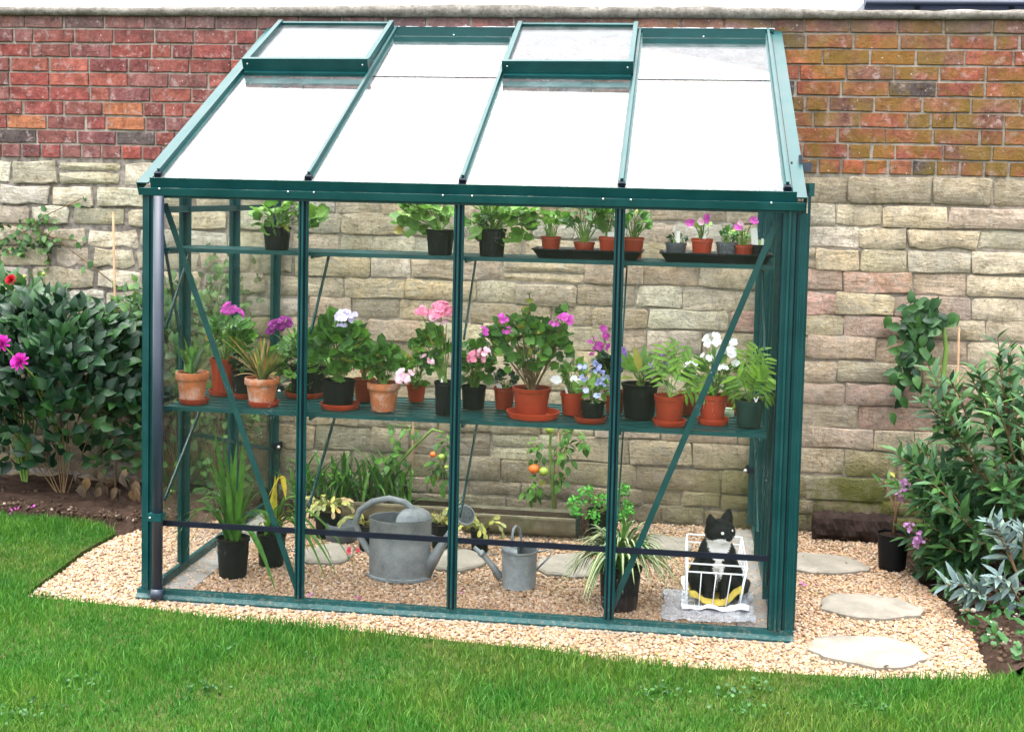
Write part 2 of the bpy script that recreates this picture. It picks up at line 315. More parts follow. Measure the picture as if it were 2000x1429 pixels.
def npmesh(name, V, Fc, mat, nper, smooth=False):     # big numpy meshes (all faces nper-sided)
    me = bpy.data.meshes.new(name); nv = len(V); nf = len(Fc)
    me.vertices.add(nv); me.vertices.foreach_set('co', np.asarray(V, np.float32).ravel())
    me.loops.add(nf * nper); me.loops.foreach_set('vertex_index', np.asarray(Fc, np.int32).ravel())
    me.polygons.add(nf); me.polygons.foreach_set('loop_start', np.arange(0, nf * nper, nper, dtype=np.int32))
    me.polygons.foreach_set('loop_total', np.full(nf, nper, np.int32))
    me.update(calc_edges=True); me.materials.append(MAT[mat])
    if smooth: me.shade_smooth()
    o = bpy.data.objects.new(name, me); COL.objects.link(o); return o
def inpoly(P, poly):
    x, y = P[:, 0], P[:, 1]; ins = np.zeros(len(P), bool); n = len(poly); j = n - 1
    for i in range(n):
        xi, yi = poly[i]; xj, yj = poly[j]
        c = ((yi > y) != (yj > y)) & (x < (xj - xi) * (y - yi) / (yj - yi + 1e-12) + xi); ins ^= c; j = i
    return ins
def sheet(name, poly, z0, z1, mat):
    n = len(poly); mb = MB(); vs = [(x, y, z1) for x, y in poly] + [(x, y, z0) for x, y in poly]
    mb.add(vs, [tuple(range(n))] + [(i, (i + 1) % n, n + (i + 1) % n, n + i) for i in range(n)]); return mb.build(name, mat)
D = 1.648; H = 1.68; RZ = 2.524; HW = 1.275
# ------------------------------------------------------------ ground
tag(MB().add([(-60, -60, -.06), (60, -60, -.06), (60, 60, -.06), (-60, 60, -.06)], [(0, 1, 2, 3)]).build('ground', 'lawn_soil'), kind='structure')
edge = [(-1.74, -.14), (-1.157, -.198), (-.82, -.245), (-.509, -.277), (-.2, -.285), (.09, -.303), (.4, -.345), (.669, -.392), (.95, -.41), (1.212, -.412), (1.6, -.375), (1.995, -.32)]
edge = [(x, y + .012 * math.sin(i * 2.3)) for i, (x, y) in enumerate(edge)]
lawn_poly = [(-30, -30), (30, -30), (30, -.2), (2.6, -.2), (2.25, -.27)] + edge[::-1] + [(-1.77, .2), (-1.80, .5), (-1.79, .83), (-1.95, .93), (-2.2, .98), (-2.55, 1.06), (-3.4, 1.12), (-30, 1.2)]
tag(sheet('lawn', lawn_poly, -.06, .02, 'lawn_soil'), kind='structure')
grav_poly = edge + [(2.03, .0), (2.06, .25), (2.02, .6), (1.96, .95), (1.95, 1.3), (1.97, D + .02), (1.2, D + .02), (.5, D + .02), (.45, 1.32), (-.3, 1.34), (-1.0, 1.4), (-1.3, 1.3), (-1.55, 1.12), (-1.74, .95), (-1.79, .8), (-1.8, .5), (-1.77, .2)]
tag(sheet('gravel_path', grav_poly, -.055, -.006, 'gravel_bed'), kind='structure')
def soilbed(name, x0, x1, y0, y1, hfun, nx, ny):
    mb = MB(); vs = []; fs = []
    for j in range(ny + 1):
        for i in range(nx + 1):
            x = x0 + (x1 - x0) * i / nx; y = y0 + (y1 - y0) * j / ny
            h = hfun(x, y) + .025 * mnoise.noise(Vector((x * 7, y * 7, 3))) + .012 * mnoise.noise(Vector((x * 23, y * 23, 1)))
            vs.append((x, y, h))
    for j in range(ny):
        for i in range(nx): a = j * (nx + 1) + i; fs.append((a, a + 1, a + nx + 2, a + nx + 1))
    return tag(mb.add(vs, fs).build(name, 'soil', smooth=True), kind='structure')
def hl(x, y):
    e = .93 + max(0, (-1.8 - x)) * .12 if x < -1.78 else .93 + (x + 1.78) * .8
    t = min(1, max(0, (y - e) / .25)); return -.035 + .085 * t * (3 - 2 * t) * .9 + .03 * t
soilbed('soil_bed', -3.6, -1.285, .75, 1.66, hl, 90, 40)
def hr(x, y):
    t = min(1, max(0, (x - 2.0 + .03 * math.sin(y * 5)) / .2)); return -.04 + .07 * t * (3 - 2 * t)
soilbed('soil_border', 1.93, 3.9, -.22, 1.66, hr, 70, 60)
soilbed('planting_soil', -1.26, .48, 1.36, 1.66, lambda x, y: .005 + .02 * min(1, max(0, (y - 1.38) / .1)), 60, 14)
# pebbles
ico = bmesh.new(); bmesh.ops.create_icosphere(ico, subdivisions=1, radius=1)
IV = np.array([v.co[:] for v in ico.verts]); IF = np.array([[v.index for v in f.verts] for f in ico.faces]); ico.free()
def scatter_balls(name, pts, rmin, rmax, flat, mat, z0, layers=.012):
    n = len(pts); s = rng.uniform(rmin, rmax, (n, 1)) * rng.uniform(.7, 1.3, (n, 3)); s[:, 2] *= flat
    V = IV[None] * s[:, None, :] * rng.uniform(.82, 1.12, (n, len(IV), 1))
    th = rng.uniform(0, 6.28, n); tl = rng.uniform(-.6, .6, n)
    c, q = np.cos(tl), np.sin(tl); V = np.stack([V[..., 0], V[..., 1] * c[:, None] - V[..., 2] * q[:, None], V[..., 1] * q[:, None] + V[..., 2] * c[:, None]], -1)
    c, q = np.cos(th), np.sin(th); V = np.stack([V[..., 0] * c[:, None] - V[..., 1] * q[:, None], V[..., 0] * q[:, None] + V[..., 1] * c[:, None], V[..., 2]], -1)
    V += np.concatenate([pts, (z0 + rng.uniform(0, layers, n))[:, None]], 1)[:, None, :]
    Fc = (IF[None] + (np.arange(n) * len(IV))[:, None, None]).reshape(-1, 3)
    return npmesh(name, V.reshape(-1, 3), Fc, mat, 3, True)
P = rng.uniform([-1.83, -.45], [2.1, D], (92000, 2)); P = P[inpoly(P, grav_poly)]
far = P[:, 1] > .9; keep = ~far | (rng.random(len(P)) < .75); P = P[keep]
tag(scatter_balls('gravel', P, .0050, .0108, .62, 'pebble', -.008, .010), 'cream and tan pea gravel spread under and around the greenhouse', 'gravel', kind='stuff')
P = rng.uniform([-3.0, .9], [-1.3, 1.6], (2600, 2)); P = P[[hl(x, y) > -.01 for x, y in P]]
Q = rng.uniform([2.02, -.2], [3.2, 1.5], (1500, 2)); P = np.concatenate([P, Q])
tag(scatter_balls('soil_clods', P, .004, .014, .7, 'clod', .035, .03), 'dark crumbly clods and small stones on the flower bed soil', 'soil', kind='stuff')
# grass
def grass():
    fx = np.array([-3.4, -1.75]); N = 300000
    P = rng.uniform([-3.6, -1.55], [2.9, 1.15], (N, 2)); P = P[inpoly(P + rng.normal(0, .010, P.shape), lawn_poly)]
    d = np.linalg.norm(P - CP[:2], axis=1)
    n = len(P); z = np.full(n, .018)
    L = rng.uniform(.018, .042, n) * (1 + .35 * np.sin(P[:, 0] * 5 + 2 * np.sin(P[:, 1] * 4))); wd = rng.uniform(.0011, .0022, n)
    az = rng.uniform(0, 6.283, n); lean = rng.uniform(.05, .9, n) ** 1.3
    dx, dy = np.cos(az), np.sin(az); sx, sy = -dy, dx; sa = rng.uniform(0, 6.28, n); sx, sy = np.cos(sa), np.sin(sa)
    def pt(t, l): return np.stack([P[:, 0] + dx * L * lean * l, P[:, 1] + dy * L * lean * l, z + L * t], 1)
    S = np.stack([sx * wd, sy * wd, 0 * wd], 1)
    b = pt(0, 0); m = pt(.6, .35); t = pt(.95, 1.0)
    V = np.stack([b - S, b + S, m + S * .8, m - S * .8, t], 1).reshape(-1, 3)
    o = np.arange(n)[:, None] * 5
    Fc = np.concatenate([o + [0, 1, 2], o + [0, 2, 3], o + [3, 2, 4]], 1).reshape(-1, 3)
    return npmesh('grass', V, Fc, 'grass_blade', 3)
tag(grass(), 'bright green mown lawn grass in front of the gravel', 'grass', kind='stuff')
# ------------------------------------------------------------ garden wall
wall = thing('garden_wall', (0, D, 0), 'old garden wall, red brick courses above pale limestone blocks', 'wall')
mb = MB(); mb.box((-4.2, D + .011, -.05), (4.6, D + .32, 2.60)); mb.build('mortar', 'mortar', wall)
def piece_mesh(w_, h_, dep, irr, bev, rnd, mat, domed, seed, name):
    r = random.Random(seed); c = rnd; hw, hh = w_ / 2, h_ / 2
    if domed:
        o = [(-hw + c, -hh), (-hw * .33, -hh), (hw * .33, -hh), (hw - c, -hh), (hw, -hh + c), (hw, hh - c), (hw - c, hh), (hw * .33, hh), (-hw * .33, hh), (-hw + c, hh), (-hw, hh - c), (-hw, -hh + c)]
    else: o = [(-hw, -hh), (0, -hh), (hw, -hh), (hw, hh), (0, hh), (-hw, hh)]
    o = [(x + r.uniform(-irr, irr), z + r.uniform(-irr, irr)) for x, z in o]; n = len(o)
    vs = [(x, dep, z) for x, z in o] + [(x, bev * .8, z) for x, z in o]
    inn = [(x - bev * (1 if x > 0 else -1) * (1.2 if domed else .6), r.uniform(-.2, .3) * bev if domed else 0, z - bev * (1 if z > 0 else -1) * (1.0 if domed else .6)) for x, z in o]
    vs += inn
    fs = [(i, (i + 1) % n, n + (i + 1) % n, n + i) for i in range(n)] + [(n + i, n + (i + 1) % n, 2 * n + (i + 1) % n, 2 * n + i) for i in range(n)]
    if domed:
        vs += [(-hw * .35, r.uniform(-.6, .2) * bev, r.uniform(-.2, .2) * hh), (hw * .35, r.uniform(-.6, .2) * bev, r.uniform(-.2, .2) * hh)]
        a, b = 3 * n, 3 * n + 1
        for i in range(n):
            j = (i + 1) % n; xm = (o[i][0] + o[j][0]) / 2; fs.append((2 * n + i, 2 * n + j, a if xm < 0 else b))
        fs.append((2 * n + 2 - 0, b, a)) if False else None
        # close the strip between the two centres
        top = [i for i in range(n) if (o[i][0] + o[(i + 1) % n][0]) / 2 < 0]
        for i in range(n):
            j = (i + 1) % n
            m0 = (o[i - 1][0] + o[i][0]) / 2 < 0; m1 = (o[i][0] + o[j][0]) / 2 < 0
            if m0 != m1: fs.append((2 * n + i, b, a) if m0 else (2 * n + i, a, b))
    else: fs.append(tuple(2 * n + i for i in range(n)))
    me = bpy.data.meshes.new(name); me.from_pydata(vs, [], fs); me.materials.append(MAT[mat])
    if domed: me.shade_smooth(); me.set_sharp_from_angle(angle=R(32))
    me.validate(); return me
def jit(c, a, r): k_ = r.uniform(1 - a, 1 + a); t_ = r.uniform(-a * .25, a * .25); return tuple(min(.95, max(.004, v * k_ * (1 + t_ * q))) for v, q in zip(c, (1, .2, -1)))
VX0, VX1 = -2.86, 2.53
over = {'brick': MB(), 'stone': MB()}
def put(kind, x0, x1, z0, z1, yf, col, r, **kw):
    w_, h_ = x1 - x0, z1 - z0
    if kind == 'brick':
        kk = ('b', round(w_, 2), r.randrange(5))
        if kk not in PC: PC[kk] = piece_mesh(round(w_, 2), h_, .1, .0022, .004, 0, 'brick', False, r.random(), 'brick')
    else:
        kk = ('s', round(w_, 2), round(h_, 2), r.randrange(3))
        if kk not in PC: PC[kk] = piece_mesh(w_, h_, .1, kw['irr'] * 1.15, kw['bev'], .010, 'stone', True, r.random(), 'stone')
    if x1 < VX0 or x0 > VX1 or cnt[kind] >= 300:
        me = PC[kk]; over[kind].add([(v.co.x + (x0 + x1) / 2, v.co.y + yf, v.co.z + (z0 + z1) / 2) for v in me.vertices], [tuple(p.vertices) for p in me.polygons]); return
    o = bpy.data.objects.new(kind, PC[kk]); COL.objects.link(o); o.parent = wall; cnt[kind] += 1
    o.location = ((x0 + x1) / 2, yf - D, (z0 + z1) / 2); o.rotation_euler = (r.uniform(-.012, .012), r.uniform(-.006, .006), r.uniform(-.01, .01)); o.color = (*col, 1)
PC = {}; cnt = {'brick': 0, 'stone': 0}; rw = random.Random(5)
LB = [(.23, .070, .062), (.27, .068, .056), (.22, .052, .052), (.33, .085, .062), (.23, .085, .080), (.27, .055, .048), (.19, .060, .062), (.30, .062, .052)]
RB = [(.27, .085, .042), (.31, .085, .045), (.25, .10, .045), (.36, .095, .042), (.21, .09, .06), (.28, .07, .045), (.24, .075, .045)]
zt = 1.825; ch = .0775
for row in range(10):
    z0 = zt + row * ch; x = -4.1 + rw.uniform(0, .2)
    while x < 4.5:
        L = .104 if row == 0 or rw.random() < (.2 if row != 3 else .45) else rw.uniform(.21, .222)
        if row == 9: L = rw.choice([.215, .22, .21, .16])
        mx = min(1, max(0, (x + .3) / 1.2)); col = jit(rw.choice(RB if rw.random() < mx else LB), .2, rw)
        if rw.random() < .035: col = jit((.06, .055, .06), .2, rw)
        elif rw.random() < .03: col = jit((.42, .14, .06), .1, rw)
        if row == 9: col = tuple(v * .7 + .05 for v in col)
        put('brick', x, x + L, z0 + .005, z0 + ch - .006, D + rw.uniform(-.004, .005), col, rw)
        x += L + rw.uniform(.009, .013)
LS = [(.74, .69, .57), (.80, .76, .66), (.70, .64, .51), (.62, .56, .43)]
CS = [(.66, .55, .40), (.70, .59, .44), (.60, .50, .36), (.74, .64, .50), (.64, .52, .37)]
rows = [.0, .095, .175, .30, .435, .545, .665, .775, .885, 1.01, 1.115, 1.23, 1.345, 1.455, 1.565, 1.68, 1.815]
for ri in range(len(rows) - 1):
    z0, z1 = rows[ri], rows[ri + 1]; x = -4.1 + rw.uniform(0, .3)
    while x < 4.5:
        left = x < -1.35
        L = rw.uniform(.20, .44) if ri > 1 else rw.uniform(.16, .36)
        if left: L = rw.uniform(.19, .36)
        col = rw.choice(LS if (left and z0 > .9) or z0 > 1.3 and rw.random() < .35 else CS)
        if z0 < .18: col = tuple(v * .72 for v in col)
        if x > 1.1 and .45 < z0 < 1.25 and rw.random() < .72 and x < 2.0: col = rw.choice([(.62, .40, .33), (.58, .43, .35), (.64, .47, .39)])
        if z0 > 1.64 and x > 1.3: col = rw.choice([(.33, .29, .23), (.40, .36, .30), (.27, .25, .19)])
        col = jit(tuple(q * (1 if rw.random() < .75 else .93) for q in col), .17, rw); gp = .018 if left else .005
        sub = rw.random() < .07 and (z1 - z0) > .11
        g = gp / 2
        if sub:
            zm = z0 + (z1 - z0) * rw.uniform(.42, .58)
            put('stone', x, x + L, z0 + g, zm - .004, D + rw.uniform(-.008, .004), col, rw, irr=.005, bev=.010); put('stone', x, x + L, zm + .004, z1 - g, D + rw.uniform(-.008, .004), jit(col, .1, rw), rw, irr=.005, bev=.010)
        else:
            dz = rw.uniform(-.006, .006); put('stone', x, x + L, z0 + g + dz, z1 - g + dz, D + rw.uniform(-.012, .006), col, rw, irr=.0055 if not left else .010, bev=.006)
        x += L + (rw.uniform(.003, .009) if not left else rw.uniform(.016, .03))
for kd in over:
    tag(over[kd].build('outer_' + kd + 's', kd, wall, smooth=(kd == 'stone')), kind='stuff').color = (.45, .38, .28, 1) if kd == 'stone' else (.33, .06, .045, 1)
# rough cement coping along the top
mb = MB(); vs = []; fs = []; nx = 260
prof = [(-.020, .0), (-.025, .022), (-.018, .038), (.02, .047), (.16, .052), (.30, .04), (.345, .0)]
for i in range(nx + 1):
    x = -4.2 + 8.8 * i / nx
    for j, (y, z) in enumerate(prof):
        nn = mnoise.noise(Vector((x * 5, j * .9, 0))); n2 = mnoise.noise(Vector((x * 19, j * 1.7, 5)))
        vs.append((x, D + y + .008 * nn + .004 * n2, 2.592 + z * (1 + .45 * math.exp(-((x + .1) / 1.4) ** 2) + .14 * mnoise.noise(Vector((x * 1.3, 0, 9)))) + .010 * nn * (j > 0) + (.004 * n2)))
m_ = len(prof)
for i in range(nx):
    for j in range(m_ - 1): a = i * m_ + j; fs.append((a, a + m_, a + m_ + 1, a + 1))
    a = i * m_; fs.append((a, a + m_ - 1, a + 2 * m_ - 1, a + m_))
mb.add(vs, fs).build('coping', 'coping', wall, smooth=True)
# neighbour's roof just showing past the wall
p0 = aty(1688, 13, 3.2); nb = thing('neighbour_roof', (p0.x, 3.2, 0), 'dark blue roof edge showing above the wall at its right end', 'roof')
mb = MB(); mb.box((p0.x, 3.2, p0.z - .02), (6.5, 3.25, p0.z + .06)); mb.build('fascia', 'blue_roof', nb)
mb = MB(); mb.add([(p0.x, 3.19, p0.z + .062), (6.5, 3.19, p0.z + .062), (6.5, 5.6, p0.z + .9), (p0.x, 5.6, p0.z + .9)], [(0, 1, 2, 3)]); mb.box((p0.x, 3.26, -.05), (6.5, 5.6, p0.z + .03)); mb.build('roof_slope', 'blue_roof', nb)
for i in range(8): MB().box((p0.x + .3 + i * .55, 3.185, p0.z - .015), (p0.x + .33 + i * .55, 3.198, p0.z + .058)).build('bracket', 'gasket', nb)
MB().tube([(p0.x, 3.15, p0.z + .015), (6.5, 3.15, p0.z + .015)], .018, 8).build('gutter', 'blue_roof', nb, True)
# ------------------------------------------------------------ greenhouse
gh = thing('greenhouse', (0, 0, 0), 'green framed lean-to glass greenhouse with sloping roof against the wall', 'greenhouse')
G = 'frame_green'
def gbox(name, a, b, mat=G, parent=None): return MB().box(a, b).build(name, mat, parent or gh)
# concrete footings
for i, (a, b) in enumerate([((-1.27, .02, -.03), (-1.13, 1.6, .004)), ((1.13, .02, -.03), (1.285, 1.6, .004)), ((-1.13, .0, -.03), (1.13, .085, .003)), ((-1.27, -.045, -.03), (1.34, -.0, .001))]):
    gbox('footing', a, b, 'concrete')
# base rails (upright lip + sloping skirt)
def prism_x(prof, x0, x1):
    n = len(prof); return MB().add([(x0, y, z) for y, z in prof] + [(x1, y, z) for y, z in prof], [tuple(range(n)), tuple(range(2 * n - 1, n - 1, -1))] + [(i, n + i, n + (i + 1) % n, (i + 1) % n) for i in range(n)])
def prism_y(prof, y0, y1):
    n = len(prof); return MB().add([(x, y0, z) for x, z in prof] + [(x, y1, z) for x, z in prof], [tuple(range(n - 1, -1, -1)), tuple(range(n, 2 * n))] + [(i, (i + 1) % n, n + (i + 1) % n, n + i) for i in range(n)])
prism_x([(-.034, .004), (-.034, .010), (-.012, .022), (-.010, .038), (.018, .038), (.018, .004)], -1.31, 1.335).build('base_rail', G, gh)
for sx in (-1, 1):
    prism_y([(sx * 1.31, .004), (sx * 1.31, .012), (sx * 1.285, .03), (sx * 1.283, .038), (sx * 1.262, .038), (sx * 1.262, .004)], .02, 1.64).build('base_rail', G, gh)
# corner posts at the front
for sx in (-1, 1):
    mb = MB(); x = sx * 1.262
    mb.box((x - .024, -.012, .040), (x + .024, .03, H - .032)); mb.box((x - .004, -.024, .040), (x + .004, -.0122, H - .032))
    mb.box((x + sx * .0242, .0, .040), (x + sx * .034, .05, H - .032)); mb.box((x + sx * -.016 - .0015, -.016, .040), (x + sx * -.016 + .0015, -.0122, H - .032))
    mb.build('corner_post', G, gh)
    MB().box((x - sx * .0242 - .003, -.008, .040), (x - sx * .0242 + .003, .012, H - .032)).build('gasket', 'gasket', gh)
# three glazing bars with ribs and black seals
for x in (-.625, 0, .625):
    mb = MB(); mb.box((x - .020, -.006, .040), (x + .020, .004, H - .033)); mb.box((x - .004, -.020, .040), (x + .004, -.0062, H - .033)); mb.box((x - .004, .0042, .040), (x + .004, .032, H - .033)); mb.box((x + .0125, -.011, .040), (x + .0155, -.0062, H - .033)); mb.box((x - .0155, -.011, .040), (x - .0125, -.0062, H - .033))
    b = mb.build('glazing_bar', G, gh)
    for s in (-1, 1): MB().box((x + s * .008 - .003, -.0085, .041), (x + s * .008 + .003, -.0063, H - .034)).build('seal', 'gasket', b)
# eaves beam, gutter
mb = prism_x([(-.030, H - .03), (-.034, H - .002), (-.010, H), (.05, H), (.05, H - .03)], -1.30, 1.315); mb.build('eaves_beam', G, gh)
MB().box((-1.29, -.016, H - .040), (1.29, -.006, H - .0302)).build('eaves_lip', G, gh)
prism_x([(.0, H + .001), (-.014, H + .040), (-.010, H + .041), (.006, H + .012), (.05, H + .010), (.06, H + .041), (.065, H + .041), (.062, H + .001)], -1.262, 1.285).build('gutter', G, gh)
for x in (-1.21, -.68, -.575, -.06, .055, .56, .665, 1.19):
    mbb = MB().ball((x, -.036, H - .004), .0045, 6, 4); mbb.build('bolt', 'bolt_metal', gh, True)
m = (RZ - H) / D
def rp(x, y, off=0.0): n = Vector((0, -m, 1)).normalized(); return Vector((x, y, H + .015 + m * y)) + n * off
# ridge
MB().box((-1.285, 1.60, RZ - .022), (1.285, D - .001, RZ + .012)).build('ridge_bar', G, gh)
MB().bar((-1.285, 1.585, RZ + .0), (1.285, 1.585, RZ + .0), .02, .012).build('ridge_lip', G, gh)
mb = MB()
for i in range(60):
    x0 = -.72 + i * .0335; h0 = .002 + .005 * random.random(); mb.box((x0, D - .022, RZ + .0125), (x0 + .0334, D - .002, RZ + .013 + h0))
mb.build('sealant', 'paper_white', gh)
roofx = [-1.255, -.625, 0, .625, 1.255]
for i, x in enumerate(roofx):
    mb = MB(); mb.bar(rp(x, .07, .004), rp(x, 1.59, .004), .034, .007, (0, -m, 1)); mb.bar(rp(x, .07, .019), rp(x, 1.59, .019), .012, .024, (0, -m, 1)); mb.bar(rp(x, .07, -.017), rp(x, 1.59, -.017), .008, .03, (0, -m, 1))
    r_ = mb.build('rafter', G, gh)
    MB().bar(rp(x, .052, .01), rp(x, .072, .01), .026, .020, (0, -m, 1)).build('end_cap', 'gasket', r_)
for sx in (-1, 1):
    MB().bar(rp(sx * 1.30, .005, .0), rp(sx * 1.30, 1.62, .0), .05, .006, (0, -m, 1)).build('verge_cap', G, gh)
    MB().bar(rp(sx * 1.322, .005, -.02), rp(sx * 1.322, 1.62, -.02), .006, .045, (0, -m, 1)).build('verge_skirt', G, gh)
# panes of the roof, with a thin lap joint
bays = [(-1.255 + .017, -.625 - .017), (-.625 + .017, -.017), (.017, .625 - .017), (.625 + .017, 1.255 - .017)]
def slab(x0, x1, y0, y1, off, th): return MB().bar(rp((x0 + x1) / 2, y0, off), rp((x0 + x1) / 2, y1, off), x1 - x0, th, (0, -m, 1))
for i, (a, b) in enumerate(bays):
    slab(a, b, .040, 1.02, .006, .004).build('roof_pane', 'glass_roof', gh)
    if i in (1, 3):
        slab(a, b, 1.023, 1.56, .006, .004).build('roof_pane', 'glass_roof', gh)
        slab(a, b, 1.0195, 1.0235, .0095, .003).build('lap_joint', 'gasket', gh)
        MB().bar((a - .003, 1.515, rp(0, 1.515).z + .002), (b + .003, 1.515, rp(0, 1.515).z + .002), .004, .075).build('ridge_flashing', G, gh)
        MB().bar((a, 1.44, rp(0, 1.44).z + .010), (b, 1.44, rp(0, 1.44).z + .010), .004, .044).build('ridge_flashing', G, gh)
        for xx in ((a + b) / 2,):
            MB().ball((xx, 1.511, rp(0, 1.515).z + .012), .005, 6, 4).build('bolt', 'bolt_metal', gh, True)
    else:
        # opening vent: hinged at the ridge and standing a few centimetres open
        hinge = rp((a + b) / 2, 1.575, .040); low = rp((a + b) / 2, 1.045, .050)
        d = (low - hinge).normalized(); up = Vector((1, 0, 0)).cross(d); up = up if up.z > 0 else -up
        def vp(x, t, o=0): return Vector((x, hinge.y, hinge.z)) + d * t + up * o
        Lv = (low - hinge).length; x0, x1 = a - .006, b + .006
        v = MB().bar(vp((x0 + x1) / 2, .0), vp((x0 + x1) / 2, Lv - .03), x1 - x0 - .04, .004, up).build('roof_vent', 'glass_roof', gh)
        for xx in (x0 + .01, x1 - .01): MB().bar(vp(xx, -.01, .003), vp(xx, Lv, .003), .022, .04, up).build('vent_frame', G, v)
        MB().bar(vp(x0 + .02, -.0, .003), vp(x1 - .02, -.0, .003), .024, .022, up).build('vent_frame', G, v)
        MB().bar(vp(x0 - .004, Lv - .012, .005), vp(x1 + .004, Lv - .012, .009), .022, .052, up).build('vent_frame', G, v)
        MB().bar(vp(x0 - .004, Lv - .004, -.026), vp(x1 + .004, Lv - .004, -.026), .012, .016, up).build('drip_rail', G, v)
        for xx in (x0 + .022, x1 - .022): MB().ball(vp(xx, Lv + .001, .006), .005, 6, 4).build('bolt', 'bolt_metal', v, True)
        slab(a, b, 1.022, 1.06, .012, .02).build('vent_sill', G, gh); slab(a, b, .965, 1.02, -.010, .010).build('vent_sill', G, gh)
        MB().tube([vp((x0 + x1) / 2, Lv - .03, -.02), rp((x0 + x1) / 2, .96, -.05), rp((x0 + x1) / 2, .82, -.055)], .006, 6).build('vent_stay', 'gasket', gh)
# front panes, in two lifts joined by a black strip
zs = .314
for a, b in [(-1.235, -.638), (-.612, -.013), (.013, .612), (.638, 1.235)]:
    MB().box((a, .0, .041), (b, .004, zs - .002)).build('pane', 'glass', gh); MB().box((a, .0, zs + .002), (b, .004, H - .033)).build('pane', 'glass', gh)
    MB().box((a, -.004, zs - .0105), (b, .008, zs + .0105)).build('glazing_strip', 'gasket', gh)
# side frames
for sx in (-1, 1):
    x = sx * 1.272; ys = (.37, .985, 1.61) if sx < 0 else (.37, .985, 1.59)
    for y in ys:
        zt2 = H + m * y - .04; mb = MB(); wd = .028 if y < 1.5 else .034
        mb.box((x - .005, y - wd, .040), (x + .005, y + wd, zt2)); mb.box((x - sx * .03 - .003, y - .004, .040), (x - sx * .0052, y + .004, zt2)) if sx > 0 else mb.box((x + .0052, y - .004, .040), (x + .033, y + .004, zt2))
        mb.box((x - sx * -.0052, y - .005, .040), (x + sx * .02, y + .005, zt2)) if sx > 0 else mb.box((x - .02, y - .005, .040), (x - .0052, y + .005, zt2))
        mb.build('side_post', G, gh)
    for y0, y1 in ((.05, .342), (.398, .957), (1.013, 1.575 if sx < 0 else 1.555)):
        za, zb = H + m * y0 - .045, H + m * y1 - .045
        MB().add([(x - .002, y0, .041), (x - .002, y1, .041), (x - .002, y1, zb), (x - .002, y0, za), (x + .002, y0, .041), (x + .002, y1, .041), (x + .002, y1, zb), (x + .002, y0, za)],
                 [(0, 1, 2, 3), (7, 6, 5, 4), (0, 4, 5, 1), (1, 5, 6, 2), (2, 6, 7, 3), (3, 7, 4, 0)]).build('pane', 'glass_side' if sx < 0 and y0 > .9 else 'glass', gh)
    MB().bar((x, .03, H - .03 + .0), (x, 1.62, H - .03 + m * 1.6), .012, .05, (0, -m, 1)).build('side_rafter', G, gh)
gbox('side_rail', (-1.262, .055, 1.578), (-1.250, 1.575, 1.604)); gbox('side_rail', (-1.2495, .055, 1.578), (-1.238, 1.575, 1.582))
MB().bar((-1.256, .06, 1.60), (-1.256, .36, .9), .022, .004, (1, 0, 0)).build('brace', G, gh)
MB().bar((-1.256, .36, .62), (-1.256, 1.58, .30), .018, .004, (1, 0, 0)).build('brace', G, gh)
MB().bar((1.250, .06, 1.58), (1.250, .36, .1), .022, .004, (1, 0, 0)).build('brace', G, gh)
# front braces
MB().bar(aty(322, 398, .038), aty(585, 1165, .038), .024, .003, (0, 1, 0)).build('brace', G, gh)
MB().bar(aty(1518, 432, .038), aty(1196, 1185, .038), .024, .003, (0, 1, 0)).build('brace', G, gh)
MB().bar(aty(1515, 440, .045), aty(1196, 1192, .045), .003, .012, (0, 1, 0)).build('brace', G, gh)
# brackets that fix the rear posts to the wall
for z in (.32, .62, 1.38):
    for sx in (-1, 1):
        MB().box((sx * 1.245 - .02, 1.56, z - .012), (sx * 1.245 + .02, 1.66, z + .012)).build('wall_clip', 'gasket', gh); MB().ball((sx * 1.22, 1.55, z), .011, 8, 6).build('bolt', 'bolt_metal', gh, True)
# sliding door on the right side, hung outside the frame
dr = MB().bar((1.345, .03, 1.73), (1.345, 1.2, 1.73), .016, .05, (0, 0, 1)).build('door', G, gh)
for y in (.04, .60): MB().box((1.297 if y < .1 else 1.312, y - .03, .03), (1.332, y + .03, 1.64 if y < .1 else 1.72)).build('door_stile', G, dr); MB().box((1.3322, y - .006, .03), (1.342, y + .006, 1.72)).build('door_rib', G, dr)
for z in (.06, .86, 1.66): MB().box((1.314, .071, z - .025), (1.330, .569, z + .025)).build('door_rail', G, dr)
MB().box((1.320, .072, .086), (1.324, .568, .834)).build('pane', 'glass', dr); MB().box((1.320, .072, .886), (1.324, .568, 1.634)).build('pane', 'glass', dr)
cl = aty(1562, 318, .30)
MB().box((cl.x - .006, .26, cl.z - .06), (cl.x + .006, .30, cl.z + .03)).box((cl.x + .0062, .27, cl.z - .035), (cl.x + .045, .31, cl.z + .0)).build('door_bracket', 'pipe', dr)
MB().tube([(cl.x - .006, .27, cl.z - .01), (cl.x - .032, .27, cl.z - .01)], .003, 6).ball((cl.x - .034, .27, cl.z - .01), .011, 8, 6, (.5, 1, 1.3)).build('knob', 'gasket', dr, True)
for x_, y_ in ((1.3015, -.0312), (1.3095, -.0312), (1.3245, -.0312)): MB().box((x_ - .0012, y_ - .0, .035), (x_ + .0012, y_ + .0065, 1.635)).build('door_rib', G, dr)
for x_ in (1.244, 1.273): MB().box((x_ - .0012, -.0165, .042), (x_ + .0012, -.0123, H - .034)).build('post_rib', G, gh)
for x_ in (1.2885,): MB().box((x_ - .003, -.004, .042), (x_ + .003, .02, H - .034)).build('gasket', 'gasket', gh)
